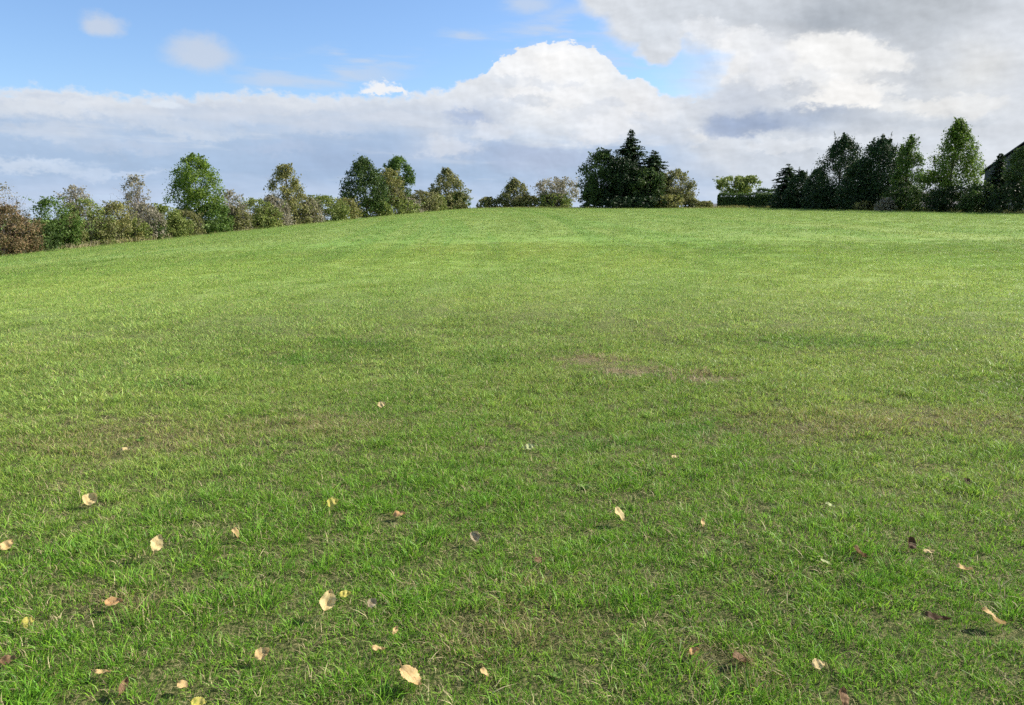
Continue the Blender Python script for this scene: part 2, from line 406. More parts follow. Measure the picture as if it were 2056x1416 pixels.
def build_grass(leaves):
    VV, QQ, TT, MQ, MT, VAR = [], [], [], [], [], []
    nv = 0
    def add(V, Qd, T, mq, mt, k):
        nonlocal nv
        VV.append(np.array(V)); VAR.append(np.full(len(V), k))
        if len(Qd): QQ.append(np.array(Qd) + nv); MQ.append(np.array(mq))
        if len(T): TT.append(np.array(T) + nv); MT.append(np.array(mt))
        nv += len(V)
    specs = []
    for j in range(4): specs.append(blades(40, .062, .012, .042, .003, .7, 2, .08))         # 0-3 near tufts
    specs.append(blades(30, .045, .04, .08, .0034, .75, 3, .03))                             # 4 long lush tuft
    specs.append(blades(26, .085, .008, .035, .0028, 1.25, 3, .8))                              # 5 straw tuft
    for j in range(3): specs.append(blades(130, .30, .02, .052, .0052, .85, 2, .08, False))     # 6-8 middle
    for j in range(3): specs.append(blades(90, .75, .035, .075, .012, .7, 2, .05, False))       # 9-11 far
    for k, (V, Qd, T, M, per) in enumerate(specs):
        add(V, Qd, T, np.repeat(M, per), M, k)
    for j in range(2):
        V, Qd = weed(8 + j * 3, .034 + .012 * j); add(V, Qd, [], np.full(len(Qd), 2), [], 12 + j)   # 12-13 broad-leaved weeds
    # placement
    P, S, K, ROT = [], [], [], []
    def scatter(d0, d1, dens, variants, probs, smin, smax, fade=0.0):
        # wedge seen by the camera with a margin on both sides
        n = int(dens * (1.62 * (d1 + 1.0) + 3) * (d1 - d0))
        y = rng.uniform(d0, d1, n); hw = .81 * (y + 1.0) + 1.5
        H = .81 * (d1 + 1) + 1.5
        x = rng.uniform(-H, H, n); keep = np.abs(x) < hw
        if fade:
            keep &= rng.random(n) < np.clip((d1 - y) / fade, 0, 1)
        x, y = x[keep], y[keep]; n = len(x)
        v = rng.choice(variants, n, p=np.array(probs) / sum(probs))
        return x, y, v, rng.uniform(smin, smax, n)
    def clumpy(x, y, f, seed):
        return np.array([mnoise.noise((a * f, b * f, seed)) for a, b in zip(x, y)])
    parts = []
    x, y, v, s = scatter(1.2, 9.5, 460, [0, 1, 2, 3, 4, 5], [.21, .21, .21, .21, .04, .12], .7, 1.25, 2.5)
    cl = clumpy(x, y, 2.2, 1.0); cl2 = clumpy(x, y, 6.0, 5.0)
    s = s * (1 + .25 * cl + .28 * cl2)
    keep = (.6 * cl + .9 * cl2 > -.7) | (rng.random(len(x)) < .55)
    lush = (cl > .3) & (rng.random(len(x)) < .12); v = np.where(lush, 4, v)
    parts.append((x[keep], y[keep], v[keep], s[keep]))
    x, y, v, s = scatter(6.0, 30, 30, [6, 7, 8], [1, 1, 1], .75, 1.2, 7)
    s = s * (1 + .3 * clumpy(x, y, 1.2, 2.0)); parts.append((x, y, v, s))
    x, y, v, s = scatter(20, 148, 2.6, [9, 10, 11], [1, 1, 1], .7, 1.2)
    keep = (y > 45) | (rng.random(len(x)) < np.clip((y - 18) / 20, 0, 1))
    parts.append((x[keep], y[keep], v[keep], s[keep]))
    x, y, v, s = scatter(1.5, 22, 4.5, [12, 13], [.6, .4], .35, .8)
    keep = clumpy(x, y, .7, 9.0) > .05
    parts.append((x[keep], y[keep], v[keep], s[keep]))
    x, y, v, s = scatter(8, 42, 3.0, [4], [1], .9, 1.7)
    keep = clumpy(x, y, .8, 11.0) + .7 * clumpy(x, y, 2.4, 3.0) > .2
    parts.append((x[keep], y[keep], v[keep], s[keep]))
    x = np.concatenate([p[0] for p in parts]); y = np.concatenate([p[1] for p in parts])
    v = np.concatenate([p[2] for p in parts]); s = np.concatenate([p[3] for p in parts])
    # keep the blades off the bare soil and short around the fallen leaves
    for (bx, by, rx, ry) in bare_xy:
        d = np.hypot((x - bx) / rx, (y - by) / ry)
        keep = (d > 1.0) | (rng.random(len(x)) < .3); x, y, v, s = x[keep], y[keep], v[keep], s[keep]
        d = np.hypot((x - bx) / rx, (y - by) / ry); s = np.where(d < 1.2, s * .7, s)
    for (lx, ly, lr) in leaves:
        d = np.hypot(x - lx, (y - ly + lr * .5) / 1.6)
        s = np.where(d < lr * 1.35, np.minimum(s, .58), s)
    # nothing grows inside the hedge on the left
    z = terrain(x, y)
    n = len(x)
    rot = np.stack([rng.normal(0, .1, n), rng.normal(0, .1, n), rng.uniform(0, 6.283, n)], -1)
    Vp = np.stack([x, y, z], -1)
    Vall = np.concatenate(VV + [Vp]); VARa = np.concatenate(VAR + [v + 100]).astype(np.int32)
    fm = np.concatenate([np.concatenate(MQ), np.concatenate(MT)])
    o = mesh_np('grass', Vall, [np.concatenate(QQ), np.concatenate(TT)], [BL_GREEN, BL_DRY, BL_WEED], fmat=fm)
    me = o.data
    assert len(me.vertices) == len(Vall)
    def attr(name, typ, arr, key):
        a = me.attributes.new(name, typ, 'POINT'); a.data.foreach_set(key, arr.reshape(-1))
    nt = len(Vall) - n
    attr('variant', 'INT', VARa, 'value')
    attr('turn', 'FLOAT_VECTOR', np.concatenate([np.zeros((nt, 3)), rot]).astype(np.float32), 'vector')
    attr('size', 'FLOAT', np.concatenate([np.ones(nt), s]).astype(np.float32), 'value')
    ng = bpy.data.node_groups.new('grass_growth', 'GeometryNodeTree')
    ng.interface.new_socket('Geometry', in_out='INPUT', socket_type='NodeSocketGeometry')
    ng.interface.new_socket('Geometry', in_out='OUTPUT', socket_type='NodeSocketGeometry')
    gi = ng.nodes.new('NodeGroupInput'); go = ng.nodes.new('NodeGroupOutput')
    def na(name, typ):
        k = ng.nodes.new('GeometryNodeInputNamedAttribute'); k.data_type = typ; k.inputs['Name'].default_value = name; return k.outputs['Attribute']
    var, turn, size = na('variant', 'INT'), na('turn', 'FLOAT_VECTOR'), na('size', 'FLOAT')
    join = ng.nodes.new('GeometryNodeJoinGeometry')
    e2r = ng.nodes.new('FunctionNodeEulerToRotation'); ng.links.new(turn, e2r.inputs[0])
    def sel(k):
        c = ng.nodes.new('FunctionNodeCompare'); c.data_type = 'INT'; c.operation = 'EQUAL'
        ng.links.new(var, c.inputs[2]); c.inputs[3].default_value = k
        sp = ng.nodes.new('GeometryNodeSeparateGeometry'); sp.domain = 'POINT'
        ng.links.new(gi.outputs[0], sp.inputs[0]); ng.links.new(c.outputs[0], sp.inputs[1]); return sp.outputs[0]
    for k in range(14):
        iop = ng.nodes.new('GeometryNodeInstanceOnPoints')
        ng.links.new(sel(100 + k), iop.inputs['Points']); ng.links.new(sel(k), iop.inputs['Instance'])
        ng.links.new(e2r.outputs[0], iop.inputs['Rotation']); ng.links.new(size, iop.inputs['Scale'])
        ng.links.new(iop.outputs[0], join.inputs[0])
    ng.links.new(join.outputs[0], go.inputs[0])
    md = o.modifiers.new('growth', 'NODES'); md.node_group = ng
    tag(o, 'short green mown grass mixed with dry straw blades across the whole meadow', 'grass', kind='stuff')
    print('grass placements', n)

# ------------------------------------------------------------------ fallen leaves
def leaf_mat(name, base, edge, spot):
    m, N = new_mat(name)
    tc = N.new('ShaderNodeTexCoord'); P = tc.outputs['Generated']
    n = N.noise(P, 5, 4, .65)
    x, y, z = N.sep(P)
    rib = N.smooth(N.math('ABSOLUTE', N.math('SUBTRACT', y, .5)), .0, .035, 1, 0)
    w = N.new('ShaderNodeTexWave'); w.wave_type = 'BANDS'; w.bands_direction = 'DIAGONAL'
    N.put(w.inputs['Vector'], N.xyz(x, N.math('ABSOLUTE', N.math('SUBTRACT', y, .5)), 0)); w.inputs['Scale'].default_value = 5
    col = N.mix(N.smooth(n, .4, .65), c4(base), c4(edge))
    col = N.mix(N.smooth(w.outputs['Fac'], .8, .98, 0, .35), col, c4(tuple(v * 1.15 for v in base)))
    col = N.mix(N.math('MULTIPLY', rib, .4), col, c4(spot))
    col = N.mix(N.smooth(N.noise(P, 9, 3), .58, .68, 0, .85), col, c4(spot))
    finish(N, leafy_shader(N, col, .25, .65, .1))
    return m
LM = {
 'tan': leaf_mat('leaf_pale_tan', (.52,.36,.16), (.58,.44,.22), (.3,.16,.06)),
 'cream': leaf_mat('leaf_cream', (.55,.43,.2), (.62,.51,.27), (.35,.2,.08)),
 'yellow': leaf_mat('leaf_yellow', (.5,.44,.09), (.58,.5,.16), (.3,.26,.05)),
 'orange': leaf_mat('leaf_orange_tan', (.44,.26,.11), (.5,.34,.17), (.22,.09,.03)),
 'brown': leaf_mat('leaf_brown', (.16,.095,.05), (.3,.195,.105), (.06,.03,.015)),
 'dark': leaf_mat('leaf_dark_brown', (.07,.042,.022), (.13,.08,.045), (.02,.012,.01)),
 'pale': leaf_mat('leaf_pale_green', (.36,.4,.17), (.46,.48,.26), (.25,.28,.12)),
 'grey': leaf_mat('leaf_grey_white', (.3,.24,.15), (.42,.36,.25), (.06,.045,.03)),
}
def leaf_mesh(L, Wd, fold, curl, mat, wav):
    nu, nv = 21, 6; seed = random.uniform(0, 50)
    us = np.linspace(0, 1, nu); V, Fc = [], []
    for i, u in enumerate(us):
        w = Wd / 2 * (math.sin(math.pi * u ** .82) ** .75) * (1 + .13 * (i % 2) + .12 * mnoise.noise((u * 5, seed, 1))) if 0 < u < 1 else .002
        for j in range(nv + 1):
            t = j / nv * 2 - 1
            x = (u - .5) * L; y = t * w
            z = fold * abs(y) + wav * L * math.sin(5 * u + 2 * t) * .06
            if curl:
                th = curl * 1.2 * (u - .5); rr = L / curl / 1.2
                x, z = rr * math.sin(th), z + rr * (1 - math.cos(th)) * .8
            q = mnoise.noise((x / L * 4 + seed, y / L * 4, seed))
            z += L * .13 * q; y += L * .05 * mnoise.noise((x / L * 7, seed, 3)) * (abs(t) ** 2)
            V.append((x, y, z))
    n1 = nv + 1
    Q = [(i * n1 + j, i * n1 + j + 1, (i + 1) * n1 + j + 1, (i + 1) * n1 + j) for i in range(nu - 1) for j in range(nv)]
    V = np.array(V); k = len(V)
    # stalk, a thin bent tube from the leaf base
    b = V[nv // 2]; st = []; ring = 4
    for i in range(4):
        c = b + np.array((-L * .12 * i, .01 * L * i * i, .006 * i * (3 - i)))
        for q in range(ring):
            st.append(c + np.array((0, math.cos(q * 1.571), math.sin(q * 1.571))) * L * .012)
    S = [(k + i * ring + q, k + i * ring + (q + 1) % ring, k + (i + 1) * ring + (q + 1) % ring, k + (i + 1) * ring + q) for i in range(3) for q in range(ring)]
    V = np.concatenate([V, np.array(st)])
    o = mesh_np('fallen_leaf', V, [np.array(Q), np.array(S)], mat, smooth=True)
    return o
# px, py, long size px, width ratio, material, angle in picture (deg), tilt, fold, curl, label
LEAVES = [
 (825,1357,58,.62,'tan',-48,.5,.15,.5,'largest pale tan leaf with toothed edges, lying open near the bottom edge of the meadow'),
 (656,1205,44,.62,'cream',78,.85,.55,.9,'pale tan leaf curled upright with a brown shaded side, beside a small yellow leaf'),
 (694,1194,24,.7,'yellow',10,.5,.3,.8,'small pale yellow leaf just right of the upright curled tan leaf'),
 (314,1090,34,.62,'cream',85,.8,.6,1.0,'pale tan upright curled leaf standing alone in the left part of the grass'),
 (182,1003,30,.75,'cream',60,.6,.7,1.8,'cream leaf curled into a ring with a dark hollow, far left'),
 (668,1008,26,.8,'yellow',25,.6,.2,.5,'lemon yellow leaf lying in the middle distance left of the orange one'),
 (802,1030,26,.6,'orange',10,.45,.3,.6,'orange tan leaf lying flat, right of the lemon yellow leaf'),
 (1243,1033,34,.58,'cream',-62,.85,.45,.7,'pale cream leaf standing tilted with a dark shadow on its left side'),
 (952,1076,26,.8,'grey',50,.7,.8,2.0,'greyish white crumpled leaf with dark folds near the middle of the grass'),
 (1083,1128,26,.7,'brown',-20,.5,.5,1.4,'brown curled leaf with a pale tip in a small dark hollow'),
 (472,1072,30,.4,'tan',-60,.6,.8,1.6,'thin twisted brownish tan leaf right of the standing cream leaf'),
 (251,902,18,.55,'cream',0,.5,.2,.4,'small cream leaf lying flat in the dry patch far left'),
 (1064,898,22,.7,'pale',20,.5,.3,.6,'pale green leaf with light edge in the central middle distance'),
 (1356,917,16,.6,'cream',5,.4,.2,.4,'tiny cream leaf lying alone on the middle right'),
 (766,812,17,.8,'cream',40,.6,.3,.6,'tiny cream leaf far back on the left with a brown stem'),
 (1667,1016,20,.6,'pale',-35,.5,.3,.6,'whitish green folded leaf in the right middle distance'),
 (1724,1110,34,.55,'brown',-55,.6,.7,1.7,'rusty brown curled leaf with one white edge on the right'),
 (1825,1090,30,.7,'dark',60,.6,.8,1.8,'dark brown crumpled leaf on the right above a flat cream one'),
 (1865,1106,22,.42,'cream',0,.5,.1,.2,'flat cream leaf lying level just right of the dark crumpled leaf'),
 (1658,1128,22,.5,'pale',-40,.5,.4,.7,'pale greenish white leaf left of the rusty curled leaf'),
 (1882,1243,46,.3,'dark',-14,.35,.8,1.0,'long dark brown rolled leaf with pale ridge low on the right'),
 (1992,1242,42,.45,'tan',-50,.6,.7,1.0,'peach tan curled leaf at the right edge of the meadow'),
 (1643,1333,25,.8,'cream',10,.6,.2,.5,'squarish cream leaf lying low on the right'),
 (1688,1398,40,.55,'brown',75,.6,.7,1.5,'reddish brown folded leaf cut by the bottom edge on the right'),
 (1485,1328,40,.6,'brown',-30,.5,.8,2.0,'dull brown crumpled leaf sunk in a hollow of dry grass'),
 (1393,1308,26,.6,'orange',25,.5,.6,1.4,'orange tan curled leaf left of the dull brown crumpled leaf'),
 (527,1311,32,.65,'tan',40,.6,.6,1.5,'tan brown cupped leaf in the lower left half of the grass'),
 (230,1212,34,.6,'orange',10,.3,.5,1.2,'ochre leaf half hidden in the grass on the left'),
 (367,1376,24,.7,'tan',-30,.5,.4,1.0,'small brownish tan leaf near the bottom left'),
 (57,1251,22,.85,'yellow',30,.6,.2,.5,'yellow green leaf near the left edge of the meadow'),
 (247,1376,34,.35,'brown',85,.5,.7,1.0,'narrow red brown leaf standing on end near the bottom left'),
 (207,1350,30,.35,'tan',5,.3,.6,.9,'narrow tan leaf strip lying level left of the red brown one'),
 (18,1328,28,.6,'brown',20,.4,.6,1.4,'brown leaf at the lower left corner'),
 (760,1303,30,.4,'tan',-5,.4,.7,1.2,'olive tan folded leaf above the largest pale tan leaf'),
 (793,1264,20,.45,'tan',70,.6,.6,1.0,'small tan leaf on edge between the big pale leaf and the yellow one'),
 (746,1211,26,.6,'grey',55,.6,.9,1.9,'grey shrivelled leaf with black folds right of the small pale yellow leaf'),
 (972,1352,26,.55,'tan',-60,.5,.6,1.3,'ragged tan leaf scrap right of the largest pale leaf'),
 (1409,1049,22,.4,'tan',80,.6,.7,1.2,'thin tan leaf standing on edge, right of the tilted cream leaf'),
 (1936,1143,30,.4,'tan',-12,.5,.8,1.3,'arched tan leaf near the right edge above the peach one'),
 (1942,969,18,.8,'dark',20,.5,.7,1.5,'small blackish shrivelled leaf at the right in the middle distance'),
 (14,1096,26,.6,'tan',70,.5,.5,1.2,'tan leaf at the left edge of the meadow'),
 (400,1411,30,.7,'yellow',0,.4,.4,1.0,'yellow leaf cut by the bottom edge on the left'),
]
leafspots = []
for i, (px, py, sz, wr, mk, ang, tilt, fold, curl, label) in enumerate(LEAVES):
    X, Y = hit(px, py)
    dist = math.sqrt(X * X + Y * Y + EYE * EYE)
    L = sz / F * dist * .92
    o = leaf_mesh(L, L * wr, fold, curl, LM[mk], random.uniform(.4, 1))
    # stand the leaf partly towards the eye, long axis at the angle it has in the picture
    a = R(ang); up = tilt
    t_dir = Vector((math.cos(a), math.sin(a) * (1 - .5 * up), math.sin(a) * up * .8)).normalized()
    nrm = Vector((.6, -.6 * up, 1.0 - .4 * up)).normalized()
    side = nrm.cross(t_dir).normalized(); nrm = t_dir.cross(side).normalized()
    M = Matrix((t_dir, side, nrm)).transposed().to_4x4()
    vs = np.array([M.to_3x3() @ v.co for v in o.data.vertices])
    zlow = vs[:, 2].min(); zspan = vs[:, 2].max() - zlow
    lift = (.03 if sz > 30 else .024) if mk not in ('brown', 'dark') else .018
    zc = tz(X, Y) + lift - zlow
    # keep the leaf's middle on the pixel it has in the photograph
    d = ray(px, py); mid = zc
    t = (CAMZ - mid) / -d.z
    X, Y = d.x * t, d.y * t
    M.translation = Vector((X, Y, tz(X, Y) + lift - zlow))
    o.matrix_world = M
    tag(o, label, 'leaf', 'fallen autumn leaves on the grass')
    leafspots.append((X, Y, L * .6))
build_grass(leafspots)

# ------------------------------------------------------------------ trees and shrubs
def profile(kind):
    return {
     'dome':   [(0,.6),(.12,.85),(.35,1),(.6,.97),(.8,.78),(.93,.48),(1,.15)],
     'bush':   [(0,.85),(.2,1),(.5,1),(.75,.86),(.92,.55),(1,.2)],
     'oval':   [(0,.25),(.15,.65),(.4,.97),(.6,1),(.8,.78),(.93,.45),(1,.15)],
     'spire':  [(0,.7),(.1,.95),(.25,1),(.5,.8),(.75,.48),(.92,.2),(1,.05)],
     'bullet': [(0,.8),(.15,1),(.4,.96),(.65,.76),(.85,.46),(1,.15)],
     'tall': [(0,.8),(.2,1),(.45,.92),(.7,.62),(.88,.32),(1,.06)],
     'flat':   [(0,.35),(.2,.8),(.5,1),(.8,.95),(1,.6)],
     'column': [(0,.8),(.3,1),(.6,.85),(.8,.6),(1,.2)],
    }[kind]
def crown_mesh(name, mat, parent, z0, z1, hw, prof, leaf, n, nclump, gap=.3, depth=.85, sprigs=.12, seed=0):
    """leaf-sized faces gathered in clumps inside an uneven outline"""
    rg = np.random.default_rng(seed)
    pt = np.array(prof)
    width = lambda t: np.interp(t, pt[:, 0], pt[:, 1])
    H = z1 - z0; C = []
    lob = rg.uniform(.8, 1.14, 9)
    for i in range(nclump):
        t = rg.random() ** (1.1 if z0 < .01 else .85); a = rg.uniform(0, 6.283)
        w = width(t) * hw * lob[int(a / 6.284 * 9)]
        r = math.sqrt(hw * min(H, hw * 3) * .55) * rg.uniform(.13, .27) * (1 - .3 * t)
        q = math.sqrt(rg.random()) ** .7
        C.append((math.cos(a) * max(w - r * .6, .05) * q, math.sin(a) * max(w - r * .6, .05) * q * depth, z0 + t * H - r * .3 * t, r))
    C = np.array(C)
    keep = rg.random(len(C)) > gap * .25; C = C[keep]
    wgt = C[:, 3] ** 2; ci = rg.choice(len(C), n, p=wgt / wgt.sum())
    d = rg.normal(size=(n, 3)); d /= np.linalg.norm(d, axis=1)[:, None]
    rad = rg.uniform(.1, 1.0, n) ** .55 * 1.12
    # a few sprigs stick out of the outline
    sp = rg.random(n) < sprigs; rad = np.where(sp, rad * rg.uniform(1.0, 1.75, n), rad)
    P = C[ci, :3] + d * (C[ci, 3] * rad)[:, None] * np.array((1, depth, .9))
    ns = 26; sh = rg.choice(len(C), ns); sd = rg.normal(size=(ns, 3)) * np.array((.75, .75, .4)) + np.array((0, 0, .75)); sd /= np.linalg.norm(sd, axis=1)[:, None]
    sl = math.sqrt(hw * min(H, hw * 3)) * rg.uniform(.25, .62, ns) * (.42 if H > 5 else .85)
    on = rg.random(n) < .1; wi = rg.integers(0, ns, n); fr = rg.random(n)
    PS = C[sh[wi], :3] + sd[wi] * (C[sh[wi], 3] * .6 + sl[wi] * fr)[:, None] + rg.normal(size=(n, 3)) * (leaf * .7 * (1.1 - fr))[:, None]
    PS[:, 2] = np.minimum(PS[:, 2], z1 + .05 * H * fr)
    P = np.where(on[:, None], PS, P)
    fill = (~on) & (rg.random(n) < .26 * (1 - .6 * gap))
    tf = rg.random(n) ** .9; af = rg.uniform(0, 6.283, n); qf = np.sqrt(rg.random(n)) * np.interp(tf, pt[:, 0], pt[:, 1]) * hw * .97 * lob[np.minimum((af / 6.284 * 9).astype(int), 8)]
    PF = np.stack([np.cos(af) * qf, np.sin(af) * qf * depth, z0 + tf * H * .98], -1)
    P = np.where(fill[:, None], PF, P)
    P[:, 2] = np.maximum(P[:, 2], z0 + leaf * .3)
    nr = d + rg.normal(size=(n, 3)) * .75 + np.array((0, 0, .25)); nr /= np.linalg.norm(nr, axis=1)[:, None]
    u = np.cross(nr, rg.normal(size=(n, 3))); u /= np.linalg.norm(u, axis=1)[:, None]
    v = np.cross(nr, u)
    L = leaf * rg.uniform(.55, 1.35, n)[:, None]; Wd = L * rg.uniform(.45, .75, n)[:, None]
    V = np.stack([P - u * L * .5, P + v * Wd * .5 + nr * L * .1, P + u * L * .5, P - v * Wd * .5 + nr * L * .1], 1).reshape(-1, 3)
    Q = np.arange(4 * n).reshape(n, 4)
    o = mesh_np(name, V, [Q], mat, parent)
    return o, C
def trunk_mesh(parent, h, r, targets, mat, name='trunk', lean=0, nl=9, zfork=.35):
    b = MB()
    pts = [Vector((lean * h * (t ** 1.6) + .03 * h * math.sin(3 * t + h), .02 * h * math.sin(4 * t), h * t - .15 * (t == 0))) for t in (0, .12, .3, .5, .7, .88)]
    b.tube(pts, [r * 1.35, r, r * .85, r * .62, r * .4, r * .18], 7)
    ts = list(targets); random.shuffle(ts)
    for c in ts[:nl]:
        t = random.uniform(zfork, .8); s = Vector((lean * h * t ** 1.6 + .03 * h * math.sin(3 * t + h), .02 * h * math.sin(4 * t), h * t))
        e = Vector(c[:3]); 
        if e.z < s.z * .7: s.z = max(.1 * h, e.z * .75); s.x *= .5
        mid = s.lerp(e, .5) + Vector((0, 0, .05 * h)); k = r * .4
        b.tube([s, mid, e], [k, k * .6, k * .2], 5)
    return b.build(name, mat, parent, True)
def stems_mesh(parent, h, hw, n, mat, r=.025, name='stems', z0=0, spread=1.0):
    b = MB()
    for i in range(n):
        a = random.uniform(0, 6.283); q = math.sqrt(random.random()) * hw * spread
        e = Vector((q * math.cos(a), q * math.sin(a) * .8, h * random.uniform(.6, 1.0) * (1 - .25 * (q / hw) ** 2)))
        s = Vector((e.x * .35, e.y * .35, z0 - .05))
        m = s.lerp(e, .55) + Vector((random.uniform(-.1, .1), random.uniform(-.1, .1), 0)) * h * .4
        b.tube([s, m, e], [r, r * .7, r * .3], 4, False)
        for k in range(3):
            p = m.lerp(e, random.uniform(-.2, .8)); f = p + Vector((random.gauss(0, .12), random.gauss(0, .12), random.uniform(.08, .2))) * h
            b.tube([p, f], [r * .5, r * .2], 3, False)
    return b.build(name, mat, parent)

def left_depth(px): return 60.2 / (.383 - (px - CX) / F)
def right_depth(px): return 75.1 / ((px - CX) / F + .26)
def place(px, Y, back=0.0):
    Y = Y + back; X = at_depth(px, Y); return X, Y, tz(X, Y)
def zpx(py, Y):
    d = ray(CX, py); return CAMZ + d.z / d.y * Y

GH = {'left': 'shrubs and trees of the hedgerow along the left edge', 'mid': 'small trees and bushes on the crest', 'clump': 'trees of the dark clump on the crest', 'right': 'dark trees and shrubs along the right edge'}
def broadleaf(name, label, cat, px, Y, top, hw_px, mat, prof='bush', bottom=None, n=2600, leaf=None, nclump=34, gap=.3, trunk=True, twigs=0, twigmat=None, lean=0, group=None, twig_top=None, depth=.85, sprigs=.12, trunkmat=None, twig_r=None):
    X, Y, Z = place(px, Y)
    e = empty(name, (X, Y, Z)); tag(e, label, cat, group)
    h = zpx(top, Y) - Z; hw = hw_px / F * Y * 1.15; n = int(n * 2.7); nclump = int(nclump * 2.6)
    z0 = 0 if bottom is None else max(0, zpx(bottom, Y) - Z)
    if name == 'hedge_shrub': hw *= 1.12
    leaf = leaf or max(.15, Y * .0023)
    cr, C = crown_mesh('crown' if trunk else 'foliage', FOL[mat], e, z0, h, hw, profile(prof), leaf, n, nclump, gap, depth, sprigs, seed=int(abs(px) * 7 + top))
    if trunk: trunk_mesh(e, h * .93, max(.09, h * .016), C, trunkmat or BARK, lean=lean)
    else: stems_mesh(e, h * .75, hw * .6, 7, TWIGDARK, .03)
    if twigs: stems_mesh(e, (zpx(twig_top, Y) - Z) if twig_top else h * 1.06, hw * .95, twigs, twigmat or TWIG, twig_r or Y * .00032, 'twigs')
    return e
def conifer(name, label, px, Y, top, hw_px, mat='conifer', bottom=0.02, tiers=26, prof=None, group=None, droop=.18, per=9, leaf=1.0, spread=1.0, cat='tree'):
    X, Y, Z = place(px, Y)
    e = empty(name, (X, Y, Z)); tag(e, label, cat, group)
    h = zpx(top, Y) - Z; hw = hw_px / F * Y
    pt = np.array(prof or [(0,.85),(.12,1),(.4,.78),(.7,.42),(.9,.15),(1,.02)])
    rg = np.random.default_rng(int(px * 3 + top)); V = []
    hw *= 1.1; tiers = int(h / .21); per = int(per * 1.4)
    b = MB(); b.tube([(0, 0, -.1), (0, 0, h * .5), (0, 0, h)], [h * .02, h * .011, .012], 6)
    for i in range(tiers):
        t = bottom + (1 - bottom) * (i + rg.uniform(-.3, .3)) / tiers
        w = np.interp(t, pt[:, 0], pt[:, 1]) * hw
        k = max(4, int(per * (1 - .45 * t)))
        for j in range(k):
            a = 6.283 * (j + rg.uniform(-.35, .35)) / k + i * 1.3
            L = w * rg.uniform(.55, 1.22); z = t * h + rg.normal(0, .12)
            ca, sa = math.cos(a), math.sin(a)
            if L > .35: b.tube([(0, 0, z), (ca * L * .5, sa * L * .5, z - droop * L * .45), (ca * L * .95, sa * L * .95, z - droop * L * .55)], [.03, .02, .008], 3, False)
            m = max(5, int(L / .16 * 1.6))
            for q in range(m):
                u = (q + rg.random()) / m
                c = np.array((ca * L * u, sa * L * u, z - droop * L * u * (1.25 - .55 * u) + rg.normal(0, .03)))
                sd = rg.choice((-1, 1)); sp = (.25 * (1 - u) * L * .5 + .3) * rg.uniform(.55, 1.25) * leaf
                dr = np.array((ca * .6 - sa * sd * .8, sa * .6 + ca * sd * .8, rg.uniform(-.45, .15)))
                tip = c + dr * sp
                wv = np.array((-dr[1], dr[0], rg.uniform(-1, .6))) * sp * .45
                mid = c + dr * sp * .5 + np.array((0, 0, .03))
                V += [c, mid + wv, tip, mid - wv]
    # leader shoot
    for q in range(10):
        zz = h * (1 - .05 * q * rg.random()); a = rg.uniform(0, 6.283); s = .12 + .02 * q
        V += [(0, 0, zz - .1), (math.cos(a) * s * .5, math.sin(a) * s * .5, zz), (math.cos(a) * s, math.sin(a) * s, zz + .05), (math.cos(a + .5) * s * .5, math.sin(a + .5) * s * .5, zz - .06)]
    V = np.array(V)
    b.build('trunk', BARK, e, True)
    mesh_np('crown', V, [np.arange(len(V)).reshape(-1, 4)], FOL[mat], e)
    return e

# --- the hedgerow on the left
G = GH['left']
def hedge_bush(label, px, hw, top, mat, **k):
    name = k.pop('name', 'hedge_shrub'); back = k.pop('back', 0)
    k.setdefault('trunk', False); k.setdefault('n', 2200)
    return broadleaf(name, label, k.pop('cat', 'shrub'), px, left_depth(px) + back, top, hw, mat, group=G, **k)
hedge_bush('rusty brown autumn shrub at the left end of the hedgerow', -8, 62, 412, 'rust', n=4200, twigs=26, twig_top=372)
hedge_bush('thin bare mauve shrub rising behind the rusty brown shrub', 12, 40, 372, 'mauve', n=420, twigs=60, back=2.5, name='bare_shrub')
hedge_bush('rust tinged shrub between the left end and the dark green bush', 40, 34, 440, 'rust', n=1800, twigs=14)
hedge_bush('dark green rounded bush between rusty and olive shrubs', 98, 44, 400, 'green', n=3000, prof='dome')
hedge_bush('low dark bush at the foot of the dark green rounded bush', 75, 32, 455, 'dark', n=1200, back=-.8)
hedge_bush('small open tree with a grey twiggy top above olive shrubs', 152, 30, 374, 'mauve', trunk=True, n=900, twigs=22, twig_top=372, back=2, name='small_tree', cat='tree', prof='oval', bottom=440)
hedge_bush('olive and grey shrub under the twiggy topped small tree', 168, 44, 400, 'olive', n=3000, twigs=22)
hedge_bush('tawny olive shrub with bare shoots above its top', 232, 44, 408, 'gold', n=2800, twigs=26, twig_top=385)
hedge_bush('thin pale mauve leafless tree poking out of the hedge', 274, 24, 354, 'mauve', trunk=True, n=700, twigs=34, twig_top=354, back=1.5, name='bare_tree', cat='tree', prof='oval', bottom=430, trunkmat=TWIG)
hedge_bush('mauve brown shrub beneath the leafless tree', 288, 32, 408, 'mauve', n=2200, twigs=30)
hedge_bush('dark olive shrub to the left of the tall green tree', 325, 40, 412, 'olive', n=2800, twigs=10)
hedge_bush('low dark shrub under the dark olive one', 300, 30, 448, 'dark', n=900, back=-.6)
hedge_bush('tall leafy green tree standing out of the left hedgerow', 394, 54, 314, 'vivid', trunk=True, n=5600, nclump=46, gap=.7, bottom=436, prof='dome', name='broadleaf_tree', cat='tree', back=1.5, sprigs=.22)
hedge_bush('brown olive shrub in front of the tall green tree', 368, 34, 424, 'brown', n=2200, twigs=10)
hedge_bush('dark green bush beneath the right half of the tall green tree', 424, 34, 408, 'green', n=2600, back=-.5)
hedge_bush('pale sparse grey green shrub right of the tall green tree', 462, 32, 384, 'mauve', n=1600, twigs=30, back=1)
hedge_bush('low tawny shrub at the foot of the pale sparse shrub', 468, 28, 418, 'brown', n=1700)
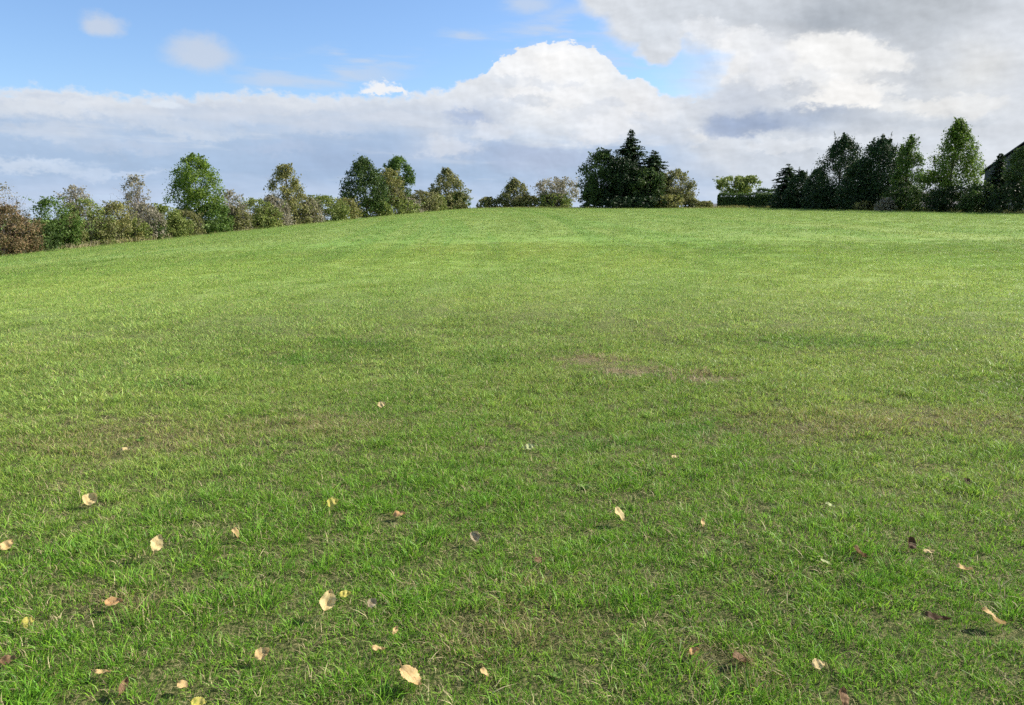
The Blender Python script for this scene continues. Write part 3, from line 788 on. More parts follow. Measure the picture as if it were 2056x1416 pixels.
hedge_bush('fresh green shrub beside the pale sparse shrub', 512, 38, 400, 'olive', n=2600, twigs=8)
hedge_bush('grey mauve shrub left of the leaning olive tree', 546, 32, 394, 'mauve', n=1900, twigs=26)
hedge_bush('tall sparse olive brown tree with a narrow leaning top', 574, 42, 328, 'gold', trunk=True, n=2600, nclump=30, gap=.9, prof='bullet', bottom=438, name='broadleaf_tree', cat='tree', lean=.03, sprigs=.25, twigs=14, twig_top=334)
hedge_bush('brown olive shrub below the sparse olive brown tree', 603, 26, 388, 'brown', n=1900, twigs=10)
hedge_bush('broad low green shrub in the middle of the hedgerow', 652, 44, 394, 'olive', n=2600, twigs=8)
hedge_bush('low olive bush left of the dark dome shaped tree', 692, 28, 398, 'gold', n=1700)
hedge_bush('dark dome shaped tree with brownish left side', 732, 53, 318, 'dark', trunk=True, n=4600, nclump=44, gap=.35, prof='bullet', bottom=424, name='dome_tree', cat='tree')
hedge_bush('low green bush at the foot of the dark dome shaped tree', 745, 34, 400, 'olive', n=1700, back=-1)
hedge_bush('golden brown sparse tree between two dark trees', 784, 33, 342, 'gold', trunk=True, n=1900, gap=.8, prof='dome', bottom=410, name='broadleaf_tree', cat='tree', twigs=18, twig_top=350)
hedge_bush('dark blue green tree behind the golden brown one', 802, 32, 315, 'green', trunk=True, n=2800, gap=.7, prof='oval', bottom=405, name='broadleaf_tree', cat='tree', back=5, sprigs=.22)
hedge_bush('low dark olive shrub between the golden tree and the last dome', 848, 34, 384, 'brown', n=2000, twigs=12)
hedge_bush('olive dome shaped tree at the far end of the hedgerow', 898, 38, 339, 'brown', trunk=True, n=3200, nclump=36, prof='bullet', bottom=None, name='dome_tree', cat='tree')
hedge_bush('green bush at the right foot of the last dome tree', 914, 24, 386, 'green', n=1500, back=-1.5)
hedge_bush('small olive bush at the left foot of the last dome tree', 872, 22, 392, 'olive', n=1200, back=-1)
hedge_bush('low olive bush filling the gap under the golden brown tree', 792, 36, 396, 'olive', n=1700, back=-.6)
hedge_bush('low pale tuft like bush between the golden tree and the brown olive shrub', 822, 22, 398, 'mauve', n=900, twigs=10)
hedge_bush('grey green low shrub under the left half of the tall green tree', 352, 26, 436, 'olive', n=1300, back=-1)
hedge_bush('grey olive shrub in front of the tawny one, low in the hedge', 205, 36, 440, 'brown', n=1700, back=-.9, twigs=10)
hedge_bush('low brown bush between the dark green bush and the olive grey shrub', 132, 30, 430, 'brown', n=1600, twigs=12)
hedge_bush('low olive shrub between the tawny shrub and the mauve brown one', 258, 30, 436, 'olive', n=1500, back=-.5)
hedge_bush('small golden shrub right of the fresh green shrub', 536, 24, 418, 'gold', n=1100, back=-.6)
hedge_bush('low grey shrub right of the narrow leaning tree', 624, 26, 402, 'mauve', n=1100, twigs=14)
# hedge runs on to the left, out of the frame
hedge_bush('olive shrub continuing the hedge beyond the rusty one', -95, 60, 405, 'olive', n=2400)

# --- dry grass along the foot of the hedge
def dry_edge():
    V = []
    for i in range(5200):
        px = random.uniform(-120, 900); dens = 1.0 if 120 < px < 345 else .35
        if random.random() > dens: continue
        Y = left_depth(px) - random.uniform(.8, 2.1); X = at_depth(px, Y); z = tz(X, Y)
        h = random.uniform(.18, .5) * (1.15 if dens == 1 else .7); a = random.uniform(0, 6.283); w = .02
        l = (random.gauss(0, .12), random.gauss(0, .12))
        c, s = math.cos(a) * w, math.sin(a) * w
        V += [(X - c, Y - s, z - .02), (X + c, Y + s, z - .02), (X + l[0] + c * .4, Y + l[1] + s * .4, z + h), (X + l[0] - c * .4, Y + l[1] - s * .4, z + h)]
    V = np.array(V)
    o = mesh_np('dry_grass', V, [np.arange(len(V)).reshape(-1, 4)], FOL['straw'])
    tag(o, 'pale dry grass strip along the foot of the left hedgerow', 'dry grass', kind='stuff')
dry_edge()
def rough_edge():
    V = []
    def tuft(px, Y, h0):
        X = at_depth(px, Y); z = tz(X, Y)
        h = h0 * random.uniform(.4, 1.2); a = random.uniform(0, 6.283); w = .022
        l = (random.gauss(0, .14), random.gauss(0, .14)); c, s_ = math.cos(a) * w, math.sin(a) * w
        V.extend([(X - c, Y - s_, z - .02), (X + c, Y + s_, z - .02), (X + l[0] + c * .4, Y + l[1] + s_ * .4, z + h), (X + l[0] - c * .4, Y + l[1] - s_ * .4, z + h)])
    for i in range(5000):
        px = random.uniform(1430, 2090); k = mnoise.noise((px * .02, 0, 0))
        tuft(px, right_depth(max(px, 1540)) - random.uniform(1.2, 3.0) - k, .38 + .3 * max(k, 0))
    for i in range(2600):
        px = random.uniform(940, 1440); k = mnoise.noise((px * .03, 4, 0))
        tuft(px, (131 if px < 1160 else 121.5) - random.uniform(0, 2), .25 + .25 * max(k, 0))
    for i in range(1800):
        px = random.uniform(-100, 930); tuft(px, left_depth(px) - random.uniform(.4, 1.6), .4)
    V_ = np.array(V)
    o = mesh_np('rough_grass', V_, [np.arange(len(V_)).reshape(-1, 4)], FOL['gold'])
    tag(o, 'taller unmown grass margin along the foot of the trees', 'rough grass', kind='stuff')
rough_edge()

# --- the crest
G = GH['mid']
broadleaf('low_bush', 'low brown bush at the left end of the crest row', 'bush', 982, 138, 397, 22, 'brown', n=900, trunk=False, group=G)
broadleaf('dome_tree', 'small dome shaped brown olive tree on the crest', 'tree', 1034, 139, 359, 33, 'brown', 'bullet', bottom=None, n=2600, group=G)
broadleaf('low_bush', 'low golden bush between the two small crest trees', 'bush', 1066, 138, 394, 20, 'gold', n=800, trunk=False, group=G)
broadleaf('round_tree', 'small open round tree left of the dark clump', 'tree', 1117, 139, 358, 45, 'mauve', 'flat', bottom=416, n=1900, gap=.8, twigs=16, group=G, sprigs=.2)
broadleaf('low_bush', 'dark green bush under the small open round tree', 'bush', 1116, 137.5, 388, 34, 'olive', n=1300, trunk=False, group=G)

G = GH['clump']
D = 126
conifer('spruce', 'tall spruce with a pointed top rising from the middle of the dark clump', 1264, D + 2, 260, 46, group=G, tiers=30, prof=[(0,1),(.3,.95),(.5,.8),(.68,.5),(.74,.68),(.82,.36),(.9,.2),(1,.02)])
broadleaf('broadleaf_tree', 'dark green tree on the left side of the dark clump', 'tree', 1207, D + 1, 302, 42, 'dark', 'oval', bottom=412, n=5200, nclump=50, gap=.4, group=G, sprigs=.2)
broadleaf('broadleaf_tree', 'deep green round tree in front of the spruce', 'tree', 1246, D - 1.5, 316, 46, 'black', 'dome', bottom=416, n=5200, nclump=50, group=G, sprigs=.15)
conifer('spruce', 'shorter spruce right of the tall spruce', 1309, D, 302, 34, group=G, tiers=20, prof=[(0,1),(.4,1),(.7,.85),(.85,.6),(.95,.2),(1,.02)])
broadleaf('broadleaf_tree', 'small dark tree below the shorter spruce', 'tree', 1300, D - 2.5, 340, 40, 'dark', 'dome', bottom=416, n=3600, group=G)
broadleaf('shrub', 'low deep green shrub at the left base of the dark clump', 'shrub', 1190, D - 2, 372, 24, 'dark', n=1900, trunk=False, group=G)
broadleaf('broadleaf_tree', 'brownish olive tree with thin twigs at the right end of the clump', 'tree', 1352, D - 1, 342, 40, 'brown', 'dome', bottom=412, n=3000, gap=.6, twigs=24, twig_top=340, twigmat=TWIGDARK, group=G, sprigs=.2)
broadleaf('shrub', 'pale green low shrub in front of the olive tree', 'shrub', 1342, D - 4, 392, 36, 'gold', 'flat', n=1300, trunk=False, group=G)
broadleaf('shrub', 'dark shrub at the base of the clump, under the spruces', 'shrub', 1270, D - 4, 396, 62, 'black', 'flat', n=2400, trunk=False, group=G)
broadleaf('shrub', 'small brown shrub at the right foot of the clump', 'shrub', 1390, D - 3, 398, 14, 'brown', n=600, trunk=False, group=G)

broadleaf('shrub', 'low brown scrubby growth in the gap before the clipped hedge', 'shrub', 1414, D - 1, 405, 18, 'brown', n=700, trunk=False, twigs=10, group=G)
# --- clipped hedge with an orchard tree behind it
def clipped_hedge(label, px0, px1, Y0, Y1, top0, top1, mat, n, depth=2.4):
    x0, x1 = at_depth(px0, Y0), at_depth(px1, Y1)
    base = empty('clipped_hedge', (x0, Y0, tz(x0, Y0))); tag(base, label, 'hedge')
    rg = np.random.default_rng(int(px0)); V = []
    L = math.hypot(x1 - x0, Y1 - Y0)
    ux, uy = (x1 - x0) / L, (Y1 - Y0) / L; nxv, nyv = -uy, ux
    z0 = tz(x0, Y0)
    for i in range(n):
        s = rg.random() * L; f = s / L
        h = (zpx(top0, Y0) - z0) * (1 - f) + (zpx(top1, Y1) - z0) * f
        side = rg.random()
        if side < .45: d, z, nr = rg.normal(0, .06), rg.random() * h, (-nxv, -nyv, .2)
        elif side < .8: d, z, nr = rg.random() * depth, h + abs(rg.normal(0, .16)) - .05 + .12 * math.sin(s * 1.9) * math.sin(s * .7 + 1), (0, 0, 1)
        else: d, z, nr = rg.random() * depth, rg.random() * h, (-ux, -uy, .2)
        if side >= .8: s = rg.choice((0, L)) + rg.normal(0, .06)
        p = np.array((ux * s + nxv * d, uy * s + nyv * d, z))
        nr = np.array(nr) + rg.normal(size=3) * .6; nr /= np.linalg.norm(nr)
        u = np.cross(nr, rg.normal(size=3)); u /= np.linalg.norm(u); v = np.cross(nr, u)
        k = rg.uniform(.14, .3)
        V += [p - u * k * .5, p + v * k * .35, p + u * k * .5, p - v * k * .35]
    V = np.array(V)
    mesh_np('foliage', V, [np.arange(len(V)).reshape(-1, 4)], FOL[mat], base)
    b = MB()
    h0 = zpx(max(top0, top1), Y0) - z0
    for i in range(max(3, int(L / 1.2))):
        s = (i + .5) * L / max(3, int(L / 1.2)); p = Vector((ux * s + nxv * depth * .5, uy * s + nyv * depth * .5, 0))
        b = MB(); b.tube([p + Vector((0, 0, -.3)), p + Vector((random.uniform(-.1, .1), 0, h0 * .5)), p + Vector((random.uniform(-.2, .2), 0, h0 * .7))], [.06, .05, .02], 5); b.build('stem', TWIGDARK, base)
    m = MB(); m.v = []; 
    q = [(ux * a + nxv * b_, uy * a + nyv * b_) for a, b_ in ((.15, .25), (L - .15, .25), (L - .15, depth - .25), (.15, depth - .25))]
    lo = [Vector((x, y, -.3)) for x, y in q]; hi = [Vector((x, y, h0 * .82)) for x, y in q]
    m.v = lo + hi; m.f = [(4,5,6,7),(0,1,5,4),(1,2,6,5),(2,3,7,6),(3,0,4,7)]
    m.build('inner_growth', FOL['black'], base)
    return base
clipped_hedge('level clipped hedge with sunlit top between the clump and the conifers', 1442, 1560, 128, 126, 391, 391, 'dark', 7500)
clipped_hedge('short dark hedge behind the right end of the clipped hedge', 1522, 1570, 141, 141, 382, 383, 'dark', 4200, 1.5)
broadleaf('orchard_tree', 'small flat topped fruit tree behind the clipped hedge', 'tree', 1482, 134, 355, 45, 'olive', 'flat', bottom=389, n=2600, gap=.9, lean=.05, sprigs=.2)

# --- the dark row on the right
G = GH['right']
def rr(kind, label, px, hw, top, mat, **k):
    back = k.pop('back', 0); Y = right_depth(px) + back
    if kind == 'c': return conifer(k.pop('name', 'conifer'), label, px, Y, top, hw, mat, group=G, **k)
    return broadleaf(k.pop('name', 'broadleaf_tree'), label, k.pop('cat', 'tree'), px, Y, top, hw, mat, group=G, **k)
wide = [(0,1),(.3,1),(.6,.85),(.8,.55),(.93,.25),(1,.03)]
rr('c', 'small pointed conifer at the left end of the dark row', 1578, 28, 330, 'conifer', tiers=20, prof=[(0,1),(.4,1),(.7,.85),(.88,.55),(.96,.25),(1,.03)])
rr('b', 'slender light green tree with two thin tops', 1818, 30, 270, 'green', n=2600, prof='spire', nclump=34, gap=.9, bottom=392, sprigs=.25, twigs=12, twig_top=268, twigmat=TWIGDARK)
rr('b', 'thin leafy sapling leaning left of the slender light green tree', 1800, 14, 290, 'green', n=500, prof='spire', nclump=14, bottom=380, name='sapling', back=1.5, sprigs=.3)
rr('b', 'tallest bright green tree of the right row, sunlit on its right side', 1910, 52, 240, 'bright', n=6400, nclump=64, prof='tall', gap=.6, bottom=404, sprigs=.2)
rr('b', 'dark leafy bush under the left side of the tallest bright tree', 1862, 38, 345, 'dark', n=2400, trunk=False, name='shrub', cat='shrub', back=-1)
rr('b', 'deep green shrub at the foot of the slender light green tree', 1812, 38, 366, 'dark', n=2200, trunk=False, name='shrub', cat='shrub', back=-1.2)
rr('b', 'low black green shrub at the base of the spiky topped evergreen', 1755, 44, 384, 'black', n=2000, trunk=False, name='shrub', cat='shrub', back=-1.5)
rr('b', 'low black green shrub at the base of the broad dark evergreen', 1672, 52, 380, 'black', n=2200, trunk=False, name='shrub', cat='shrub', back=-1.5)
rr('b', 'low black green shrub at the base of the small evergreens', 1600, 44, 386, 'black', n=1800, trunk=False, name='shrub', cat='shrub', back=-1.8)
rr('b', 'dense dark hedge bush at the foot of the tallest bright tree', 1916, 48, 376, 'black', n=2800, trunk=False, name='shrub', cat='shrub', back=-1.5, prof='flat')
rr('b', 'dense dark bush below the house gable', 1972, 40, 372, 'dark', n=2400, trunk=False, name='shrub', cat='shrub', back=-1.5)
rr('c', 'dark conifer standing against the house roof at the right edge', 1998, 22, 308, 'conifer', tiers=24, prof=wide, back=1.2)
rr('b', 'dark tree hiding the house at the far right', 2044, 34, 292, 'dark', n=3400, prof='oval', bottom=405, back=1)
rr('b', 'dense dark hedge bush at the far right end of the row', 2030, 44, 366, 'black', n=2400, trunk=False, name='shrub', cat='shrub', back=-1)
rr('b', 'dark tree beyond the far right end of the row', 2110, 46, 280, 'dark', n=2400, prof='oval', bottom=400, back=1)

def evergreen(label, px, hw, top, mat='conifer', n=4200, tips=(), back=0.0, prof=((0,.9),(.15,1),(.45,.97),(.7,.8),(.88,.5),(1,.12))):
    Y = right_depth(px) + back; X, Y, Z = place(px, Y)
    e = empty('evergreen_tree', (X, Y, Z)); tag(e, label, 'tree', G)
    h = zpx(top, Y) - Z; w = hw / F * Y * 1.12
    cr, C = crown_mesh('crown', FOL[mat], e, 0, h, w, prof, .24, int(n * 4.2), 190, .1, .9, .12, seed=int(px))
    trunk_mesh(e, h * .95, h * .017, C, BARK, nl=14, zfork=.2)
    b = MB(); V = []; rg = np.random.default_rng(int(px) + 5)
    for (tp, ty) in tips:                      # thin leading shoots with short side needles
        xx = at_depth(tp, Y) - X; zt = zpx(ty, Y) - Z; zb = zt - .22 * h
        b = MB(); b.tube([(xx * .7, 0, zb), (xx, 0, zt)], [.04, .012], 4); b.build('leader_shoot', TWIGDARK, e)
        for q in range(60):
            f = rg.random(); z = zb + (zt - zb) * f; a = rg.uniform(0, 6.283); L = (.5 * (1 - f) + .1) * rg.uniform(.5, 1.1)
            c = np.array((xx * (.7 + .3 * f), 0, z)); d = np.array((math.cos(a), math.sin(a), .55)) * L; v = np.array((-math.sin(a), math.cos(a), .2)) * L * .22
            V += [c, c + d * .5 + v, c + d, c + d * .5 - v]
    if V:
        V = np.array(V)
        mesh_np('needles', V, [np.arange(len(V)).reshape(-1, 4)], FOL[mat], e)
    return e
evergreen('broad dark evergreen left of the middle of the right row', 1686, 52, 276, n=5200, tips=((1664,262),(1690,268),(1706,274)))
evergreen('dark evergreen with several spiky tops right of the broad one', 1762, 50, 276, n=5000, tips=((1742,276),(1760,268),(1779,264),(1792,286)))
evergreen('low dark evergreen between the broad one and the spiky topped one', 1724, 40, 322, n=3200, back=-1.5)
evergreen('small spiky evergreen second from the left end of the dark row', 1606, 30, 346, n=2200, back=-1, tips=((1600,334),(1616,340)))
evergreen('small evergreen at the left foot of the broad dark one', 1638, 32, 340, n=2400, back=-1, tips=((1630,334),(1646,330)))

def scrub():
    e = None
    for k, (px, back, top, hw, mat, label) in enumerate((
        (1738, -4.2, 404, 22, 'gold', 'pale tuft of dry scrub left of the middle of the dark row'),
        (1778, -4.8, 398, 18, 'mauve', 'greyish dry scrub tuft in front of the dark row'))):
        rr('b', label, px, hw, top, mat, n=520, trunk=False, twigs=12, name='scrub', cat='scrub', back=back, twig_r=.015)
scrub()

# --- the house at the right edge
def house():
    Y = 104.0; px0 = 1962
    X0 = at_depth(px0, Y); Z = tz(X0 + 5, Y)
    e = empty('house', (X0, Y, Z)); tag(e, 'house with a steep slate roof and dark gable behind the trees at the right edge', 'house')
    w, d = 9.6, 11.0; e.rotation_euler = (0, 0, R(-31))
    he = zpx(344, Y) - Z; hr = he + w / 2 * .78
    m, N = new_mat('slate_cladding')
    tc = N.new('ShaderNodeTexCoord'); br = N.new('ShaderNodeTexBrick'); N.put(br.inputs['Vector'], N.vmath('MULTIPLY', tc.outputs['Object'], (1, 1, 1)))
    br.inputs['Scale'].default_value = 3.2; br.inputs['Mortar Size'].default_value = .01
    br.inputs['Color1'].default_value = (.035,.04,.055,1); br.inputs['Color2'].default_value = (.05,.055,.072,1); br.inputs['Mortar'].default_value = (.015,.015,.02,1)
    p = N.new('ShaderNodeBsdfPrincipled'); N.put(p.inputs['Base Color'], br.outputs[0]); p.inputs['Roughness'].default_value = .55; finish(N, p.outputs[0])
    m2, N = new_mat('pale_render'); tc = N.new('ShaderNodeTexCoord')
    col = N.mix(N.noise(tc.outputs['Object'], 3, 5), c4((.26,.25,.23)), c4((.34,.33,.3)))
    p = N.new('ShaderNodeBsdfPrincipled'); N.put(p.inputs['Base Color'], col); p.inputs['Roughness'].default_value = .9; finish(N, p.outputs[0])
    m3, N = new_mat('white_frame'); p = N.new('ShaderNodeBsdfPrincipled'); tc = N.new('ShaderNodeTexCoord')
    N.put(p.inputs['Base Color'], N.mix(N.noise(tc.outputs['Object'], 6, 3), c4((.7,.7,.68)), c4((.8,.8,.78)))); p.inputs['Roughness'].default_value = .4; finish(N, p.outputs[0])
    m4, N = new_mat('window_glass'); p = N.new('ShaderNodeBsdfPrincipled'); tc = N.new('ShaderNodeTexCoord')
    N.put(p.inputs['Base Color'], N.mix(N.noise(tc.outputs['Object'], 2, 2), c4((.02,.025,.03)), c4((.05,.06,.07)))); p.inputs['Roughness'].default_value = .08; finish(N, p.outputs[0])
    b = MB()
    zc = he * .56
    b.box((.5, .3, -.3), (w - .5, d - .3, zc)); b.build('wall', m2, e)
    g = MB()      # slate-clad gable storey
    lo, hi = .47, w - .47
    pr = [(lo, zc), (hi, zc), (hi, he - .05), (w / 2, hr - .3), (lo, he - .05)]
    for yy in (.27, d - .27): g.poly([(x, yy, z) for x, z in (pr if yy < 1 else pr[::-1])])
    for i in range(5):
        (a, za), (c, zb) = pr[i], pr[(i + 1) % 5]
        g.poly([(a, .27, za), (a, d - .27, za), (c, d - .27, zb), (c, .27, zb)])
    g.build('gable_cladding', m, e)
    r = MB(); th = .16
    for sx in (1, -1):
        f = (lambda x: x) if sx > 0 else (lambda x: w - x)
        a0, a1 = (f(-.15), he - .3), (f(w / 2), hr)
        lo4 = [(a0[0], -.2, a0[1]), (a0[0], d + .2, a0[1]), (a1[0], d + .2, a1[1]), (a1[0], -.2, a1[1])]
        up4 = [(x, y, z + th) for x, y, z in lo4]
        base = len(r.v); r.v += [Vector(q) for q in lo4 + up4]
        r.f += [tuple(base + k for k in q) for q in ((0,1,2,3),(7,6,5,4),(0,4,5,1),(1,5,6,2),(2,6,7,3),(3,7,4,0))]
    roof = r.build('roof', m, e)
    for (wx, wz) in ((w / 2 - .6, zc + .35),):
        fr = MB(); fr.box((wx, .19, wz), (wx + .1, .255, wz + 1.25)); fr.box((wx + .95, .19, wz), (wx + 1.05, .255, wz + 1.25))
        fr.box((wx + .1, .19, wz), (wx + .95, .255, wz + .1)); fr.box((wx + .1, .19, wz + 1.15), (wx + .95, .255, wz + 1.25))
        wd = fr.build('window', m3, e)
        pa = MB(); pa.box((wx + .1, .215, wz + .1), (wx + .95, .245, wz + 1.15)); pa.build('pane', m4, wd)
house()

# ------------------------------------------------------------------ sky with clouds (directions in degrees of azimuth and elevation)
def world():
    w = bpy.data.worlds.new('World'); scene.world = w; w.use_nodes = True
    t = w.node_tree; t.nodes.clear(); N = NT(t)
    STR = .1
    K = 1.0 / (STR * 2 ** EXPO)
    def dsp(r, g, b): return c4(tuple(v * K for v in srgb(r, g, b)))
    sky = N.new('ShaderNodeTexSky'); sky.sky_type = 'NISHITA'; sky.sun_disc = False
    sky.sun_elevation = R(SUN_EL); sky.sun_rotation = R(SUN_AZ); sky.air_density = 1.0; sky.dust_density = .6; sky.ozone_density = 2.0
    tc = N.new('ShaderNodeTexCoord')
    x, y, z = N.sep(tc.outputs['Generated'])
    az = N.math('MULTIPLY', N.math('ARCTAN2', x, y), 57.2958)
    el = N.math('MULTIPLY', N.math('ARCSINE', z), 57.2958)
    P = N.xyz(az, el, 0)
    dpp = math.degrees(1 / F)
    # noise fields in degrees
    Ps = N.xyz(az, N.math('MULTIPLY', el, 1.5), 0)
    warp1 = N.noise(Ps, .16, 2, .5, out=1); warp2 = N.noise(Ps, .6, 4, .6, out=1)
    c5 = (.5, .5, .5)
    W = N.vmath('ADD', P, N.vmath('MULTIPLY', N.vmath('SUBTRACT', warp1, c5), (4.2, 2.4, 0)))
    W = N.vmath('ADD', W, N.vmath('MULTIPLY', N.vmath('SUBTRACT', warp2, c5), (1.5, 1.2, 0)))
    Wl = N.vmath('ADD', P, N.vmath('MULTIPLY', N.vmath('SUBTRACT', warp2, c5), (1.6, 1.1, 0)))
    warp3 = N.noise(Ps, 1.9, 3, .6, out=1)
    Wf = N.vmath('ADD', W, N.vmath('MULTIPLY', N.vmath('SUBTRACT', warp3, c5), (1.3, 1.1, 0)))
    def blob(vec, px, py, rx, ry):
        a, e = azel(px, py); rx *= dpp; ry *= dpp
        return N.vmath('LENGTH', N.vmath('MULTIPLY_ADD', vec, (1 / rx, 1 / ry, 0), (-a / rx, -e / ry, 0)))
    def union(vec, lst):
        o = None
        for b in lst:
            d = blob(vec, *b); o = d if o is None else N.math('MINIMUM', o, d)
        return o
    def tint(col, vec, px, py, rx, ry, rgb, s=1.0, soft=.0):
        return N.mix(N.smooth(blob(vec, px, py, rx, ry), 1.25, soft, 0, s), col, dsp(*rgb))
    s1 = N.vmath('ADD', Ps, (.42, .55, 0))
    relief = N.math('SUBTRACT', N.noise(Ps, .34, 3, .5), N.noise(s1, .34, 3, .5))
    relief2 = N.math('SUBTRACT', N.noise(Ps, 1.05, 4, .55), N.noise(N.vmath('ADD', Ps, (.2, .26, 0)), 1.05, 4, .55))
    streak = N.noise(N.xyz(N.math('MULTIPLY', az, .13), N.math('MULTIPLY', N.math('ADD', el, N.math('MULTIPLY', az, .03)), .9), 2), 1, 4, .55)

    base = N.mix(1, sky.outputs[0], c4(SKYTINT), 'MULTIPLY')
    # elsewhere in the sky: broken cloud
    gen = N.noise(tc.outputs['Generated'], 2.2, 3, .6)
    outside = N.math('MAXIMUM', N.smooth(N.math('ABSOLUTE', az), 38, 60), N.smooth(el, 19, 30))
    ga = N.math('MULTIPLY', N.math('MULTIPLY', N.smooth(gen, .47, .62), outside), N.smooth(z, -.02, .05))
    base = N.mix(N.math('MULTIPLY', ga, .85), base, dsp(222, 227, 234))
    # thin wisps
    wisp = N.math('MULTIPLY', N.smooth(streak, .42, .62), N.smooth(union(Wl, [(650,150,170,32),(740,118,120,22),(560,160,90,22),(1180,50,120,40),(1080,95,90,22),(1280,120,100,24),(1390,150,50,24),(1120,70,140,40),(1310,130,90,22),(940,75,60,18),(1060,8,60,20)]), 1.3, .2))
    base = N.mix(N.math('MULTIPLY', wisp, .75), base, dsp(200, 214, 234))
    pf = N.smooth(union(W, [(208,44,34,23),(400,103,72,28)]), 1.25, .35, 0, .8)
    base = N.mix(pf, base, dsp(205, 214, 228))

    # far bank, with the cumulus tower in its outline
    crv = N.new('ShaderNodeFloatCurve')
    pts = [(-200,175),(0,170),(60,163),(150,170),(220,180),(450,182),(520,176),(600,182),(700,184),(820,182),(900,168),(960,148),(1000,118),(1040,96),(1090,84),(1130,82),(1190,94),(1225,114),(1250,146),(1300,160),(1335,180),(1450,184),(1520,190),(2300,190)]
    AZ0, AZ1, EL1 = -45.0, 45.0, 20.0
    cm = crv.mapping; c = cm.curves[0]
    conv = [(( azel(a, b)[0] - AZ0) / (AZ1 - AZ0), azel(a, b)[1] / EL1) for a, b in pts]
    conv = [(0, conv[0][1])] + conv + [(1, conv[-1][1])]
    c.points[0].location = conv[0]; c.points[1].location = conv[-1]
    for q in conv[1:-1]: c.points.new(*q)
    for q in c.points: q.handle_type = 'AUTO_CLAMPED'
    cm.update()
    waz = N.sep(Wl)[0]
    N.put(crv.inputs['Value'], N.lin(N.math('ADD', N.math('MULTIPLY', az, .55), N.math('MULTIPLY', waz, .45)), AZ0, AZ1, 0, 1))
    edge = N.math('MULTIPLY', crv.outputs[0], EL1)
    edgen = N.math('ADD', edge, N.math('MULTIPLY', N.math('SUBTRACT', N.noise(Ps, 1.0, 5, .6), .5), 1.9))
    dep = N.math('SUBTRACT', edgen, el)
    front = N.smooth(N.math('ABSOLUTE', az), 70, 50)
    alpha = N.math('MULTIPLY', N.smooth(dep, 0.0, N.smooth(N.math('ABSOLUTE', N.math('SUBTRACT', az, 3.2)), 4, 9, .22, .7)), front)
    bank = N.ramp(N.lin(N.math('ADD', el, N.math('MULTIPLY', N.math('SUBTRACT', streak, .5), 3.4)), 0, 10), [(.0, tuple(v * K for v in srgb(202,221,243))), (.1, tuple(v * K for v in srgb(190,207,232))), (.28, tuple(v * K for v in srgb(170,193,222))), (.5, tuple(v * K for v in srgb(176,198,226))), (.68, tuple(v * K for v in srgb(203,213,228))), (.9, tuple(v * K for v in srgb(222,228,236)))])
    bank = N.mix(N.smooth(streak, .55, .75, 0, .5), bank, dsp(222, 229, 238))
    for t_ in ((1120,180,190,130,(240,242,244),.95),(1130,130,130,70,(246,247,248),.9),(1290,230,120,70,(232,235,240),.8),(940,200,120,60,(222,227,235),.7),(880,290,90,50,(216,222,233),.55),
               (1080,330,130,40,(190,201,222),.5),(950,240,70,30,(186,199,222),.6),(1000,310,150,30,(170,186,214),.6),(1380,250,110,60,(215,221,231),.7),(1400,330,150,40,(208,216,229),.6),(700,320,200,50,(158,178,210),.55),(1240,380,200,40,(200,212,230),.6)):
        bank = tint(bank, W, *t_[:4], t_[4], t_[5])
    for t_ in ((1110,112,78,30,(250,250,250),.95),(1180,140,60,36,(246,247,248),.8),(1030,140,50,30,(246,247,249),.85),(1260,200,60,40,(240,241,243),.85),(1100,190,80,36,(244,245,247),.8),(1210,255,70,40,(236,238,242),.8),(1330,215,70,24,(234,236,240),.7),(900,300,60,22,(224,229,238),.6),(990,265,50,24,(226,230,238),.6)):
        bank = tint(bank, Wf, *t_[:4], t_[4], t_[5], .55)
    for t_ in ((1060,205,34,12,(214,221,231),.7),(1150,170,30,10,(222,227,235),.6),(1215,210,30,14,(216,222,232),.6),(1010,170,30,12,(216,223,233),.6),(1275,240,36,14,(212,219,230),.6),(930,232,52,16,(176,192,220),.8),(1080,165,40,12,(222,227,235),.7),(1000,215,60,18,(204,213,227),.6),(1150,225,50,18,(220,225,233),.6),(1120,320,130,22,(178,192,218),.6)):
        bank = tint(bank, Wf, *t_[:4], t_[4], t_[5], .4)
    for t_ in ((120,215,150,20,(226,231,238),.7),(330,245,120,16,(214,222,234),.6),(90,260,110,16,(208,218,233),.6),(480,230,110,22,(212,220,233),.6),(260,290,120,16,(196,209,229),.6),(420,265,90,14,(222,228,237),.5),(620,215,90,20,(222,228,237),.7),(650,262,100,16,(208,217,232),.6),(60,330,110,14,(214,226,242),.7),(780,240,80,18,(214,221,233),.6),(560,300,80,14,(186,201,226),.5),(240,345,120,10,(206,220,240),.6)):
        bank = tint(bank, Wf, *t_[:4], t_[4], t_[5], .2)
    bank = N.mix(N.smooth(dep, 1.1, .1, 0, .55), bank, dsp(238, 241, 245))
    rl = N.math('ADD', N.math('MULTIPLY', relief, .55), N.math('MULTIPLY', relief2, .26))
    amt = N.lin(N.smooth(blob(W, 1200, 210, 420, 190), 1.3, .3), 0, 1, .45, 1.0)
    kk = N.math('ADD', 1, N.math('MULTIPLY', N.math('MULTIPLY', rl, .8), amt))
    bank = N.mix(1, bank, N.xyz(kk, kk, kk), 'MULTIPLY')
    out = N.mix(alpha, base, bank)
    bw = N.smooth(union(Wf, [(766,172,38,13),(745,178,30,8),(800,176,26,7)]), 1.3, .5, 0, .95)
    out = N.mix(bw, out, dsp(244, 245, 247))
    out = N.mix(N.smooth(union(Wl, [(340,214,34,8)]), 1.2, .4, 0, .7), out, dsp(226, 236, 248))

